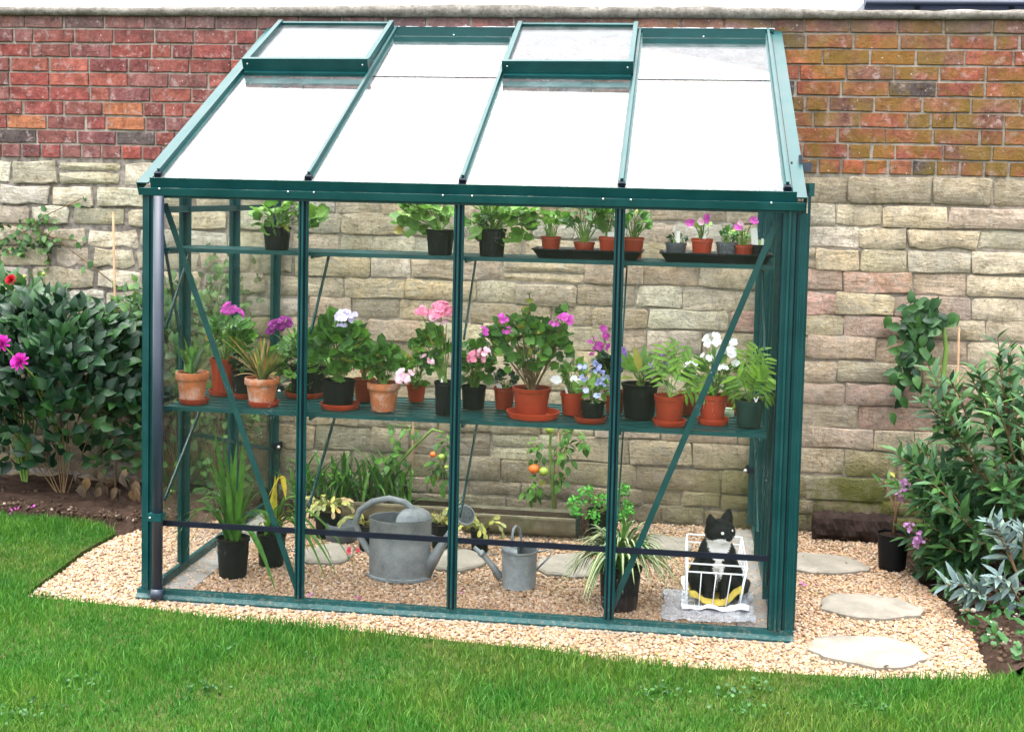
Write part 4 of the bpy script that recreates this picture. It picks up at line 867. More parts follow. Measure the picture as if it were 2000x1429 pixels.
shelf_plant('potted_streptocarpus', 'tall mauve and violet flowered plant in red pot behind third glazing bar', (1200, 808, 765, 44), 'red', (1160, 680, 1215, 770), 18, 'ovate', .075, 'leaf_dark', ((1180, 655, 17, 'petal_magenta', 'bells', 9), (1156, 655, 10, 'petal_magenta', 'bells', 4), (1162, 680, 10, 'petal_magenta', 'bells', 5), (1216, 700, 15, 'petal_violet', 'bells', 12), (1214, 685, 12, 'petal_violet', 'bells', 8), (1190, 750, 9, 'petal_violet', 'bells', 6)))
shelf_plant('potted_streptocarpus', 'wide black pot of long leaves and a few violet flowers', (1249, 820, 753, 74), 'black', (1212, 700, 1300, 765), 26, 'lance', .11, 'leaf_geranium_light', ((1296, 700, 9, 'petal_violet', 'bells', 4), (1275, 712, 7, 'petal_violet', 'bells', 4), (1268, 730, 9, 'petal_mauve', 'bells', 5)))
under(1307, 835, 66, 'orange saucer under the red pot of fern like leaves')
def palm(root, base, fronds, mat='leaf_palm', ls=.06):
    st = MB()
    for (x, y, n) in fronds:
        tip = aty(x, y, max(.08, base.y + random.uniform(-.05, .05))); mid = base.lerp(tip, .5) + Vector((0, 0, (tip - base).length * .18)); st.tube([base, mid, tip], [.0025, .002, .001], 5, False)
        for i in range(n):
            u = .35 + .65 * i / (n - 1); P = (base * (1 - u) ** 2 + mid * 2 * u * (1 - u) + tip * u * u); tg = (tip - mid).normalized(); sd_ = tg.cross(Vector((0, -1, .2))).normalized() * (1 if i % 2 else -1)
            d_ = tg * .6 + sd_ * .8 + Vector((0, 0, -.15)); P.y = max(P.y, .07)
            if P.y + d_.y * ls < .06: d_.y = 0
            leaf_obj(root, 'lance', mat, P, d_, Vector((0, -.6, .7)), ls * random.uniform(.8, 1.2))
    st.build('stem', 'green_stem', root, True)
r_, c_, rt_, h_ = shelf_plant('potted_palm', 'yellow green feathery palm in red pot, left of the right brace', (1307, 826, 772, 60), 'red')
palm(r_, c_ + Vector((0, 0, h_ - .01)), [(1300, 680, 9), (1385, 745, 13), (1350, 700, 11), (1275, 715, 9), (1325, 675, 9), (1375, 770, 9)])
shelf_plant('potted_seedling', 'small leafy plant in red pot tucked behind the feathery palm pot', (1346, 812, 768, 44), 'red', (1325, 715, 1372, 772), 14, 'ovate', .045, 'leaf_geranium')
under(1392, 832, 62, 'orange saucer under the red pot of white flowers')
shelf_plant('potted_streptocarpus', 'white flowered plant with soft leaves in red pot behind right brace', (1391, 825, 770, 56), 'red', (1345, 690, 1450, 775), 40, 'lance', .075, 'leaf_geranium_light', ((1392, 668, 17, 'petal_white', 'cluster', 6), (1420, 690, 16, 'petal_white', 'cluster', 6), (1350, 718, 12, 'petal_white', 'cluster', 5), (1380, 700, 11, 'petal_white', 'cluster', 4), (1434, 668, 8, 'petal_white', 'single'), (1412, 720, 10, 'petal_white', 'cluster', 4), (1436, 708, 8, 'petal_white', 'single')))
shelf_plant('potted_seedling', 'small plant in red pot mostly hidden behind the white flowered plant', (1428, 808, 770, 34), 'red', (1412, 740, 1446, 775), 8, 'ovate', .035, 'leaf_geranium')
pj = atz(1424, 815, Z1); tag(MB().lathe([(.018, 0), (.021, .004), (.021, .026), (.018, .03), (.018, .036), (.002, .037)], (pj.x, pj.y + .02, Z1), 16).build('small_jar', 'jar_glass', None, 2, org=Vector((pj.x, pj.y + .02, Z1))), 'tiny greenish lidded jar on the shelf behind the right brace', 'jar')
r_, c_, rt_, h_ = shelf_plant('potted_palm', 'bright green parlour palm in dark green pot at the shelf right end', (1463, 836, 785, 58), 'green', tags=((.022, .35, .006, .03), (.026, -.4, .006, .025)))
palm(r_, c_ + Vector((0, 0, h_ - .01)), [(1455, 690, 11), (1495, 700, 12), (1440, 735, 9), (1480, 680, 11), (1500, 735, 11), (1420, 760, 9), (1508, 765, 8), (1475, 740, 9)], 'leaf_palm', .065)
for i in range(8): leaf_obj(r_, 'ovate', 'leaf_geranium_light', c_ + Vector((random.gauss(0, .02), random.gauss(0, .012), h_)), Vector((random.uniform(-1, 1), -.2, .35)), (0, -.3, 1), .055)
# ------------------------------------------------------------ greenhouse floor
def floor_pot(name, label, P4, pk, Y=None, cat='plant'):
    c, rt, h = pot_place(*P4, .0, pk, Y); root = thing(name, c, label, cat, GF); pot(root, c, rt, h, pk); return root, c, rt, h
def cymb(root, base, tips, w_=.026):
    for t in tips + [(t[0] + random.uniform(-30, 30), t[1] + random.uniform(-15, 40)) + tuple(t[2:]) for t in tips if t[1] < 1080]:
        Yt = t[3] if len(t) > 3 and t[3] is not None else base.y + random.uniform(-.08, .06); P = aty(t[0], t[1], max(.06, Yt)); mat = t[4] if len(t) > 4 else 'leaf_strap'
        if P.z < .012: P = atz(t[0], t[1], .012)
        b = base + Vector((random.uniform(-.03, .03), random.uniform(-.02, .02), 0)); strap(root, b, P, w_ * random.uniform(.85, 1.15), t[2], mat, n=10)
r_, c_, rt_, h_ = floor_pot('potted_orchid', 'tall strap leaved plant in the nearer large black pot, left floor corner', (455, 1132, 1052, 70), 'black')
cymb(r_, c_ + Vector((0, 0, h_ - .01)), [(392, 852, .10), (432, 832, .05), (350, 1000, .22), (372, 968, .25), (335, 1068, .3), (462, 860, .05), (450, 880, .03), (410, 900, .12), (478, 905, .02), (520, 960, .15), (500, 930, .08), (430, 940, .1), (542, 1165, .28, .07), (470, 960, 0.05), (488, 1000, .05), (400, 985, .2), (440, 1000, .05), (510, 1010, .1), (358, 1090, .32), (560, 1030, .2)])
r_, c_, rt_, h_ = floor_pot('potted_orchid', 'strap leaved plant with one bent yellow leaf in the farther black pot', (530, 1110, 1042, 62), 'black')
cymb(r_, c_ + Vector((0, 0, h_ - .01)), [(545, 925, .06, .5, 'leaf_yellow'), (598, 985, .2), (610, 945, .2), (508, 950, .05), (560, 960, .06), (660, 1128, .25, .35), (700, 1122, .36, .45), (640, 1140, .3, .3), (590, 1010, .2), (495, 1000, .1), (575, 1000, .1, .5, 'leaf_yellow'), (620, 1090, .25, .4), (545, 985, .05), (520, 980, .03), (600, 1060, .2), (655, 1110, .3)], .022)
yl = MB(); P0 = aty(550, 930, .46); strap_mb(yl, P0, aty(522, 975, .44), .022, .02); strap_mb(yl, P0, aty(558, 975, .44), .026, .03); yl.build('folded_leaf', 'leaf_yellow', r_, True)
# spider plant
r_, c_, rt_, h_ = floor_pot('potted_spider_plant', 'striped green and cream spider plant in black pot behind third glazing bar', (1210, 1197, 1115, 88), 'black')
b0 = c_ + Vector((0, 0, h_ - .01))
for i in range(135):
    a = random.uniform(0, 6.283); q = random.uniform(.10, .29); hh = random.uniform(-.15, .10) + (.27 - q) * .8
    tip = b0 + Vector((q * math.cos(a), q * .85 * math.sin(a), hh)); tip.y = max(tip.y, .06); tip.z = max(tip.z, .015)
    mid = b0 + Vector((q * .45 * math.cos(a), q * .4 * math.sin(a), max(.10, hh * .8) + random.uniform(.06, .15))); mid.y = max(mid.y, .07)
    lf = strap(r_, b0 + rv(.008), tip, .018, 0, 'leaf_strap', mid=mid, n=8)
    mb = MB(); strap_mb(mb, b0 + Vector((0, 0, .0015)), tip + Vector((0, 0, .002)), .0085, 0, 8, 0, mid=mid + Vector((0, -.0018, .0035))); mb.build('cream_stripe', 'leaf_cream', lf, True)
# parsley
r_, c_, rt_, h_ = floor_pot('potted_parsley', 'curly bright green parsley in black pot against the wall behind spider plant', (1178, 1052, 995, 64), 'black', 1.30)
for (x, y, rr) in ((1130, 985, 22), (1150, 965, 20), (1175, 990, 26), (1160, 1010, 16), (1188, 970, 18), (1215, 960, 18), (1212, 990, 22), (1205, 1010, 16), (1128, 1000, 16), (1225, 1000, 14)):
    C_ = aty(x, y, 1.26 + random.uniform(-.05, .05)); crown(r_, c_ + Vector((0, 0, h_)), C_, (rr * .0025, .05, rr * .0022), 60, 'tri', .018, 'leaf_parsley', 0, None, stemfrac=.04, shell=.2)
saucer((c_.x, c_.y - .005, -.002), .075, .02, 'red saucer under the parsley pot on the floor')
# plants along the foot of the wall
r0 = thing('strap_leaf_clump', aty(690, 985, 1.42), 'clump of dark arching strap leaves growing at the wall foot', 'plant')
bs = ORG[r0.name]
for i in range(150):
    x = random.uniform(575, 800); b = aty(x, 985, 1.42 + random.uniform(-.05, .1)); b.z = .04; t = aty(x + random.uniform(-75, 85), random.uniform(872, 985), 1.44 + random.uniform(-.14, .14)); t.y = min(t.y, 1.62)
    strap(r0, b, t, random.uniform(.013, .022), random.uniform(.08, .24), 'leaf_strap' if i % 3 else 'leaf_bush', n=7)
for (x, lb) in ((800, 'reddish bamboo stake standing behind the large watering can'), (1083, 'thin cane supporting the tomato plant with one orange fruit')):
    a = aty(x, 985, 1.50); a.z = 0; b = aty(x + 8, 790 if x == 800 else 845, 1.52); tag(MB().tube([a, a.lerp(b, .5) + Vector((.004, 0, 0)), b], [.006, .0055, .005], 7).build('garden_stake', 'bamboo', None, True, org=a), lb, 'stake')
def tomato(label, stempts, fruits, leafspots, Y):
    pts = [aty(x, y, Y) for x, y in stempts]; pts[0].z = 0.02; root = thing('tomato_plant', pts[0], label, 'plant'); MB().tube(pts, [.010 - .005 * i / len(pts) for i in range(len(pts))], 7).build('stem', 'green_stem', root, True)
    for (x, y, r_, m_) in fruits: MB().ball(aty(x, y, Y - .03), r_ * mpp(Y), 14, 9, (1, 1, .88)).build('tomato', m_, root, True)
    for (x, y, rx, ry, n) in leafspots:
        C_ = aty(x, y, Y); crown(root, C_ + Vector((0, .01, .02)), C_, (rx * mpp(Y), .05, ry * mpp(Y)), n, 'ovate', .05, 'leaf_geranium', n, None, droop=.5, stemfrac=.5, shell=.1, ymax=1.62)
tomato('leaning tomato plant with a small orange fruit beneath the shelf', [(742, 985), (762, 925), (800, 880), (845, 838), (868, 845)], [(846, 887, 7, 'tomato_red'), (862, 892, 7, 'tomato_green'), (872, 912, 5, 'tomato_green')], [(855, 925, 18, 50, 34), (770, 900, 40, 25, 24), (865, 870, 14, 22, 12), (800, 845, 25, 20, 10), (765, 860, 14, 28, 8)], 1.42)
tomato('upright tomato plant with one orange and two green fruits at the wall', [(1082, 1002), (1078, 930), (1074, 870), (1076, 840)], [(1043, 915, 11, 'tomato_red'), (1062, 920, 10, 'tomato_green'), (1074, 838, 10, 'tomato_green')], [(1050, 885, 18, 28, 16), (1105, 890, 20, 35, 20), (1040, 960, 20, 35, 30), (1095, 940, 20, 25, 12), (1112, 850, 28, 22, 14), (1135, 870, 8, 20, 6)], 1.44)
# troughs
def trough(x0, x1, ytop, Y, hgt, label, endcol):
    a = aty(x0, ytop, Y); b = aty(x1, ytop, Y); O = Vector(((a.x + b.x) / 2, Y + .07, 0)); root = thing('planter_trough', O, label, 'planter', 'long low planters at the wall foot'); n = 10; vs = []; fs = []
    def pr(i): t = math.pi * i / n; return (O.y - .085 * math.cos(t), hgt - hgt * .98 * math.sin(t) ** .7)
    N = 24
    for k2 in range(N + 1):
        x = a.x + (b.x - a.x) * k2 / N
        for i in range(n + 1): y, z = pr(i); w2 = 1 + .03 * mnoise.noise(Vector((x * 8, i, 0))); vs.append((x, O.y + (y - O.y) * w2, z))
    for k2 in range(N):
        for i in range(n): p = k2 * (n + 1) + i; fs.append((p, p + n + 1, p + n + 2, p + 1))
    MB().add(vs, fs).build('trough_body', 'trough_wood', root, True)
    MB().box((a.x, O.y - .07, hgt - .02), (b.x, O.y + .07, hgt - .012)).build('soil', 'potting_soil', root)
    for x in (a.x - .006, b.x): MB().add([(x + e, y, z) for e in (0, .012) for y, z in [pr(i) for i in range(n + 1)]], [tuple(range(n + 1)), tuple(range(2 * n + 1, n, -1))] + [(i, i + 1, n + 2 + i, n + 1 + i) for i in range(n)] + [(n, 0, n + 1, 2 * n + 1)]).build('end_cap', endcol, root)
    MB().bar((a.x, O.y - .088, hgt - .006), (b.x, O.y - .088, hgt - .006), .012, .012).build('rim', 'trough_wood', root)
    return root
trough(905, 1125, 1003, 1.22, .115, 'long rounded planter in front of the wall under the orange tomato', 'plastic_green')
trough(600, 888, 992, 1.33, .11, 'long greyish planter behind the large watering can', 'trough_wood')
simple('teal_plastic', (.02, .16, .10), .4)
# cactus pots
def cactus(label, px, py, pw, ph, Y, spots, pk='black', n=24):
    c, rt, h = pot_place(px, py, ph, pw, 0, pk, Y); root = thing('potted_cactus', c, label, 'plant', 'drooping leaf cacti behind the watering cans'); pot(root, c, rt, h, pk); base = c + Vector((0, 0, h))
    for i in range(n):
        a = random.uniform(0, 6.28); P = base + Vector((.02 * math.cos(a), .02 * math.sin(a), 0)); d = Vector((math.cos(a), math.sin(a) * .8, 1.2)).normalized()
        for j in range(random.choice((3, 4, 5))):
            s = random.uniform(.028, .04); leaf_obj(root, 'pad', random.choice(['leaf_cactus', 'leaf_cactus', 'leaf_cactus', 'leaf_aloe', 'leaf_dry']) if n > 20 else 'leaf_cactus', P, d, Vector((math.cos(a), math.sin(a) - .5, .3)) + rv(.2), s)
            P = P + d * s * .92; d = (d + Vector((0, 0, -.55)) + rv(.12)).normalized()
    return root
cactus('pale reddish drooping leaf cactus just right of the first glazing bar', 640, 1040, 56, 985, 1.05, None, n=30)
cactus('green leaf cactus in small pot left of the large watering can', 718, 1062, 40, 1010, .86, None, n=12)
cactus('rosette of yellow green leaf cactus above the large can rim', 862, 1048, 44, 1000, .98, None, n=22)
cactus('drooping leaf cactus right of the round watering can rose', 938, 1046, 40, 1000, .95, None, n=14)
c, rt, h = pot_place(668, 1040, 1008, 66, 0, 'black', 1.0)
ch_ = MB(); O = c; ch_.lathe([(rt * .9, 0), (rt, .02), (rt, h), (rt * .93, h + .008), (rt * .8, h), (rt * .45, h - .02), (rt * .3, h - .02), (.002, h - .03)], c, 28)
tag(ch_.build('round_tub', 'plastic_grey', None, 2, org=c), 'low grey round tub with a dished top behind the stepping stone', 'tub')
# fallen petals
p = atz(690, 1082, .03); ff = thing('fallen_flower', p, 'fallen deep pink flower lying on stepping stone left of the big can', 'flower'); flower(ff, p + Vector((0, 0, .012)), .026, 'petal_rose', 'cluster', 6)
fp = MB()
for (x, y) in ((700, 1166), (605, 1165), (905, 1155), (1570, 1142), (30, 995), (60, 993), (75, 985), (22, 1000), (120, 990)):
    q = atz(x, y, .014 if x > 200 else .045)
    for _ in range(3): petal_add(fp, q + rv(.006), rv(1) + Vector((0, 0, .2)), (0, 0, 1), .018, .014)
tag(fp.build('petals', 'petal_magenta', None, True), 'few magenta fallen petals on gravel and soil', 'petals', kind='stuff')
# ------------------------------------------------------------ watering cans
simple('rose_dark', (.07, .08, .085), .6, .3, .4, 90, .6)
def can_big():
    s = mpp(.48); c = Vector((aty(781, 1100, .48).x, .48, 0)); rx = .137; ry = .098; h = .265; root = thing('watering_can', c, 'large galvanised watering can with tall arched handle and round rose', 'watering can')
    MB().lathe([(.98, 0), (1.03, .004), (1.03, .014), (.985, .018), (.985, .03), (1.0, .034), (.995, h * .5), (1.0, h - .012), (1.025, h - .008), (1.025, h), (.985, h), (.97, h - .03), (.96, .03)], c, 44, rx, ry).build('body', 'galvanised', root, 2)
    hd = MB(); vs = []; fs = []; n = 20
    for j in range(7):
        t = j / 6
        for i in range(n + 1):
            a = -math.pi * .5 + math.pi * i / n; q = math.cos(t * math.pi / 2 * .95); vs.append((c.x + rx * math.cos(a) * q + rx * (1 - q) * .25, c.y + ry * math.sin(a) * q, h + .004 + .045 * math.sin(t * math.pi / 2)))
    for j in range(6):
        for i in range(n): p = j * (n + 1) + i; fs.append((p, p + 1, p + n + 2, p + n + 1))
    hd.add(vs, fs).build('hood', 'galvanised', root, True)
    def w(x, y, Y): return aty(x, y, Y)
    pts = [w(738, 1098, .47), w(722, 1078, .47), w(704, 1050, .47), w(694, 1020, .47), w(703, 996, .47), w(728, 979, .47), w(760, 973, .47), w(790, 980, .47), w(812, 998, .47), w(824, 1018, .47), w(828, 1034, .47)]
    MB().tube(pts, .0145, 12).build('handle', 'galvanised', root, True)
    MB().lathe([(.02, 0), (.02, .012)], (pts[-1].x, pts[-1].y, pts[-1].z - .02), 12, capt=True).build('handle_foot', 'galvanised', root, True)
    sp = [w(830, 1118, .47), w(850, 1085, .46), w(876, 1045, .45), (w(890, 1020, .45))]
    MB().tube(sp, [.032, .025, .016, .013], 12).build('spout', 'galvanised', root, True)
    P = w(908, 1005, .44); d = Vector((.45, -.62, .55)).normalized(); q = d.to_track_quat('Z', 'Y').to_matrix(); rs = MB(); tmp = MB().lathe([(.010, -.055), (.014, -.045), (.044, -.012), (.047, -.004), (.047, .002), (.042, .004), (.002, .009)], (0, 0, 0), 28)
    rs.add([P + q @ Vector(v) for v in tmp.v], tmp.f).build('rose', 'galvanised', root, 2); t2 = MB().lathe([(.041, .0046), (.02, .0085), (.002, .0095)], (0, 0, 0), 28, capb=False); MB().add([P + q @ Vector(v) for v in t2.v], t2.f).build('rose_face', 'rose_dark', root, True)
    hl_ = MB()
    for i in range(70):
        t = i * 2.39996; r2 = .040 * math.sqrt((i + .5) / 70); o = P + q @ Vector((r2 * math.cos(t), r2 * math.sin(t), .0092 - .005 * (r2 / .042))); hl_.ball(o, .0014, 4, 2)
    tag(hl_.build('perforations', 'gasket', root), kind='stuff')
    MB().bar(w(840, 1044, .48), w(868, 1052, .46), .008, .004).build('spout_stay', 'galvanised', root)
    MB().tube([w(755, 1128, .385), w(765, 1132, .37), w(780, 1133, .368), w(792, 1130, .385)], .003, 6).build('base_ring', 'galvanised', root, True)
    MB().lathe([(1.004, 0), (1.008, .003), (1.004, .006)], c + Vector((0, 0, .20)), 40, rx, ry, False).build('seam', 'galvanised', root, True)
can_big()
def can_small():
    c = Vector((aty(1014, 1110, .46).x, .46, 0)); r = .078; h = .162; root = thing('watering_can', c, 'small galvanised watering can with long thin spout pointing left', 'watering can')
    MB().lathe([(r * .9, 0), (r * .95, .003), (r * .93, .008), (r * .98, h - .01), (r * 1.03, h - .006), (r * 1.03, h), (r * .96, h), (r * .9, .02)], c, 36).build('body', 'galvanised', root, 2)
    def w(x, y, Y=.455): return aty(x, y, Y)
    vs = []; fs = []; n = 16
    for j in range(5):
        t = j / 4
        for i in range(n + 1): a = math.pi * .5 + math.pi * i / n; q = math.cos(t * math.pi / 2 * .95); vs.append((c.x + r * math.cos(a) * q - r * (1 - q) * .2, c.y + r * math.sin(a) * q, h + .002 + .022 * math.sin(t * math.pi / 2)))
    for j in range(4):
        for i in range(n): p = j * (n + 1) + i; fs.append((p, p + 1, p + n + 2, p + n + 1))
    MB().add(vs, fs).build('hood', 'galvanised', root, True)
    MB().tube([w(978, 1128), w(962, 1105), w(944, 1084, .44), w(926, 1068, .43)], [.020, .0145, .011, .009], 10).build('spout', 'galvanised', root, True)
    MB().tube([w(943, 1082, .44), w(938, 1078, .435)], [.0155, .0155], 12).build('spout_collar', 'galvanised', root, True)
    MB().tube([w(1001, 1082, .42), w(1000, 1050, .42), w(1003, 1032, .43), w(1008, 1027, .45), w(1014, 1032, .48), w(1018, 1050, .49), w(1019, 1078, .50)], .0062, 8).build('handle', 'galvanised', root, True)
    MB().tube([w(1048, 1112), w(1062, 1098), w(1074, 1085), w(1078, 1076), w(1070, 1073), w(1050, 1078)], .0038, 8).build('rear_handle', 'galvanised', root, True)
    MB().tube([w(943, 1079, .44), w(975, 1082, .46)], .0025, 6).build('spout_stay', 'galvanised', root, True)
can_small()
# ------------------------------------------------------------ wire basket, cloth, film
bc = Vector((1.045, .46, .0)); bx0, bx1 = .928, 1.168; by0, by1 = .27, .72; bz0, bz1 = .02, .20
bk = thing('wire_basket', (bc.x, .48, 0), 'white coated wire basket with a cat sitting inside it', 'basket')
def wire(name, pts, r): pts = [(p[0] - .016 * (1 - min(1, p[2] / bz1)), p[1], p[2]) for p in pts]; return MB().tube(pts, r, 7).build(name, 'wire_white', bk, True)
def ringpts(z, e=0): return [(bx0 + e, by0 + e, z), (bx1 - e, by0 + e, z), (bx1 - e, by1 - e, z), (bx0 + e, by1 - e, z), (bx0 + e, by0 + e, z)]
for z in (bz1, bz1 - .034, bz0):
    pp = ringpts(z, .012 if z == bz0 else 0)
    for i in range(4): wire('rim_wire', [pp[i], pp[i + 1]], .0036 if z > .1 else .003)
for i in range(5): x = bx0 + (bx1 - bx0) * i / 4; x2 = bx0 + .012 + (bx1 - bx0 - .024) * i / 4; wire('upright_wire', [(x, by0, bz1 - .034), (x2, by0 + .012, bz0)], .0022); wire('upright_wire', [(x, by1, bz1 - .034), (x2, by1 - .012, bz0)], .0022)
for i in range(1, 7):
    y = by0 + (by1 - by0) * i / 7
    for xx, xb in ((bx0, bx0 + .012), (bx1, bx1 - .012)): wire('upright_wire', [(xx, y, bz1 - .034), (xb, y, bz0)], .0022)
for cx_, cy_ in ((bx0, by0), (bx1, by0), (bx0, by1), (bx1, by1)): wire('corner_wire', [(cx_, cy_, bz1), (cx_ + (.012 if cx_ == bx0 else -.012), cy_ + (.012 if cy_ == by0 else -.012), bz0)], .004)
for i in range(8): x = bx0 + .02 + (bx1 - bx0 - .04) * i / 7; wire('base_wire', [(x, by0 + .012, bz0 - .002), (x, by1 - .012, bz0 - .002)], .002)
def cloth(name, x0, x1, y0, y1, zf, mat, label, cat, nx=40, ny=40, th=.003):
    vs = []; fs = []
    for j in range(ny + 1):
        for i in range(nx + 1):
            u, v = i / nx, j / ny; x = x0 + (x1 - x0) * u; y = y0 + (y1 - y0) * v; dx_ = .015 * mnoise.noise(Vector((v * 4, u * 4, 7))); vs.append((x + dx_, y + .012 * mnoise.noise(Vector((u * 5, v * 3, 1))), zf(x, y, u, v)))
    for j in range(ny):
        for i in range(nx): a = j * (nx + 1) + i; fs.append((a, a + 1, a + nx + 2, a + nx + 1))
    O = Vector(((x0 + x1) / 2, (y0 + y1) / 2, 0)); o = MB().add(vs, fs).build(name, mat, None, True, org=O); md = o.modifiers.new('s', 'SOLIDIFY'); md.thickness = th; return tag(o, label, cat)
def crk(x, y, f, s): return mnoise.noise(Vector((x * f, y * f, s)))
def edgeup(u, v, a, p=6): return a * (abs(2 * u - 1) ** p + abs(2 * v - 1) ** p)
cloth('yellow_cloth', bx0 + .012, bx1 - .010, by0 + .012, by1 - .015, lambda x, y, u, v: .028 + edgeup(u, v, .016, 5) * (1 + .9 * crk(x, y, 11, 2)) + .010 * abs(crk(x, y, 22, 3)) + (.045 * math.exp(-((u - .90) ** 2 + (v - .04) ** 2) * 45)) + (.03 * math.exp(-((u - .08) ** 2 + (v - .02) ** 2) * 40)) + (.010 + .012 * abs(crk(x, y, 30, 4))) * math.exp(-((v - .05) ** 2) * 500) - .022 * math.exp(-v * v * 900), 'yellow_cloth', 'crumpled yellow cloth under the cat in the wire basket', 'cloth')
cloth('paper_liner', bx0 - .018, bx1 + .012, by0 - .025, by1 + .0, lambda x, y, u, v: .010 + max(0, .032 - 1.1 * abs(y - by0 + .008)) * .95 * (1 + .9 * crk(x, y, 17, 5)) * (1 if v < .15 else .2) + .004 * abs(crk(x, y, 30, 1)), 'paper_white', 'crumpled white paper sticking out beneath the front of the basket', 'paper')
cloth('plastic_film', .83, 1.20, .12, .52, lambda x, y, u, v: .008 + .028 * abs(crk(x, y, 11, 8)) + .012 * abs(crk(x, y, 30, 2)), 'plastic_film', 'clear crinkled plastic sheet spread on the gravel around the basket', 'plastic sheet', th=.001)
# ------------------------------------------------------------ cat
def blob(parts):
    mb = MB()
    for p in parts:
        if p[0] == 'e': _, c, r = p; mb.ball(c, 1, 18, 12, (1, 1, 1)); o = len(mb.v) - 18 * 13; mb.v[o:] = [(c[0] + (v[0] - c[0]) * r[0], c[1] + (v[1] - c[1]) * r[1], c[2] + (v[2] - c[2]) * r[2]) for v in mb.v[o:]]
        else: _, pts, rr = p; mb.tube(pts, rr, 12)
    return mb
cc = Vector((1.050, .40, .036)); CS_ = 1.10
hd = (.006, -.045, .252); ang = R(34); rol = R(9)
def hr_(v, s=1.0):      # head-local -> cat-local: head turned a little to its left
    x, y, z = v; x, z = x * math.cos(rol) - z * math.sin(rol) * .3, z * math.cos(rol) + x * math.sin(rol); return (hd[0] + x * math.cos(ang) - y * math.sin(ang), hd[1] + x * math.sin(ang) + y * math.cos(ang), hd[2] + z)
pa = [('e', (0, .075, .075), (.088, .095, .082)), ('e', (-.062, .035, .055), (.040, .075, .058)), ('e', (.062, .035, .055), (.040, .075, .058)), ('e', (0, .04, .13), (.070, .075, .095)), ('e', (0, -.005, .165), (.058, .055, .072)),
      ('e', (-.036, -.015, .145), (.034, .038, .062)), ('e', (.036, -.015, .145), (.034, .038, .062)), ('e', (.002, -.018, .210), (.045, .044, .045)),
      ('t', [(-.034, -.03, .13), (-.030, -.045, .07), (-.028, -.052, .015)], [.027, .020, .0155]), ('t', [(.034, -.03, .13), (.030, -.045, .07), (.028, -.052, .015)], [.027, .020, .0155]),
      ('e', (-.028, -.062, .010), (.0185, .028, .013)), ('e', (.028, -.062, .010), (.0185, .028, .013)), ('e', (-.075, -.03, .012), (.020, .036, .015)), ('e', (.075, -.03, .012), (.020, .036, .015)),
      ('e', hr_((0, 0, 0)), (.056, .050, .047)), ('e', hr_((-.022, -.012, -.012)), (.030, .028, .024)), ('e', hr_((.022, -.012, -.012)), (.030, .028, .024)), ('e', hr_((0, -.044, -.012)), (.020, .020, .014)), ('e', hr_((0, -.040, -.024)), (.014, .017, .011)), ('e', hr_((0, -.028, .008)), (.014, .022, .016)),
      ('t', [(0, .16, .03), (.07, .17, .025), (.115, .10, .022), (.105, .02, .020), (.085, -.03, .018)], [.017, .017, .016, .015, .011])]
for sx in (-1, 1): pa.append(('t', [hr_((sx * .029, .004, .024)), hr_((sx * .038, .002, .052)), hr_((sx * .043, .0, .078))], [.026, .018, .003]))
mb = blob(pa); ct = mb.build('cat', 'cat_fur', None, True)
ct.data.transform(Matrix.Scale(1.0, 4)); md = ct.modifiers.new('r', 'REMESH'); md.mode = 'VOXEL'; md.voxel_size = .0034; sm = ct.modifiers.new('s', 'SMOOTH'); sm.iterations = 4; sm.factor = .5
dg = bpy.context.evaluated_depsgraph_get(); me = bpy.data.meshes.new_from_object(ct.evaluated_get(dg)); ct.modifiers.clear(); old = ct.data; ct.data = me; me.name = 'cat'
me.materials.clear(); me.materials.append(MAT['cat_fur']); me.shade_smooth(); ct.location = cc; ct.scale = (CS_ * 1.05, CS_, CS_ * 1.02); ORG[ct.name] = Vector((0, 0, 0)); bpy.data.meshes.remove(old)
co = np.zeros(len(me.vertices) * 3, np.float32); me.vertices.foreach_get('co', co); co = co.reshape(-1, 3)
x, y, z = co[:, 0], co[:, 1], co[:, 2]; col = np.full((len(co), 4), 1.0, np.float32); col[:, :3] = (.005, .005, .006)
wv = np.interp(z, [.055, .075, .10, .125, .14, .165, .19, .222, .238], [0, .008, .017, .019, .010, .028, .038, .047, .0]) + .003 * np.sin(z * 700 + x * 200)
xc = np.interp(z, [.05, .12, .22], [.004, .004, .006]); bib = (np.abs(x - xc) < wv) & (y < .02) & (z < .236)
col[bib, :3] = (.80, .79, .77); pw = (z < .024) & (y < -.04) & (np.abs(x) < .055); 
hx = (x - hd[0]) * math.cos(-ang) - (y - hd[1]) * math.sin(-ang); hy = (x - hd[0]) * math.sin(-ang) + (y - hd[1]) * math.cos(-ang); hz = z - hd[2]
muz = (hz < -.9) & (hz > -.034) & (hy < -.040) & (np.abs(hx) < .014) & ~bib; col[muz, :3] = (.05, .05, .055)
inner = (hz > .9) & (hy < -.004) & (np.abs(np.abs(hx) - .034) < .008) & (hz < .055); col[inner, :3] = (.05, .03, .03)
at = me.attributes.new('coat', 'FLOAT_COLOR', 'POINT'); at.data.foreach_set('color', col.ravel())
tag(ct, 'black and white cat sitting upright in the white wire basket', 'cat')
for sx in (-1, 1):
    e = MB().ball(hr_((sx * .0200, -.0435, .008)), .0058, 12, 8); o = e.build('eye', 'cat_eye', ct, True)
MB().ball(hr_((0, -.0635, -.005)), .0055, 8, 6, (1.2, .8, .8)).build('nose', 'gasket', ct, True)
wh = MB()
for sx in (-1, 1):
    for i in range(5): a = hr_((sx * .013, -.056, -.012 - .002 * i)); b = hr_((sx * (.05 + .006 * i), -.052 + .006 * i, -.006 - .009 * i)); wh.tube([a, b], [.0004, .0002], 3)
wh.build('whiskers', 'wire_white', ct)
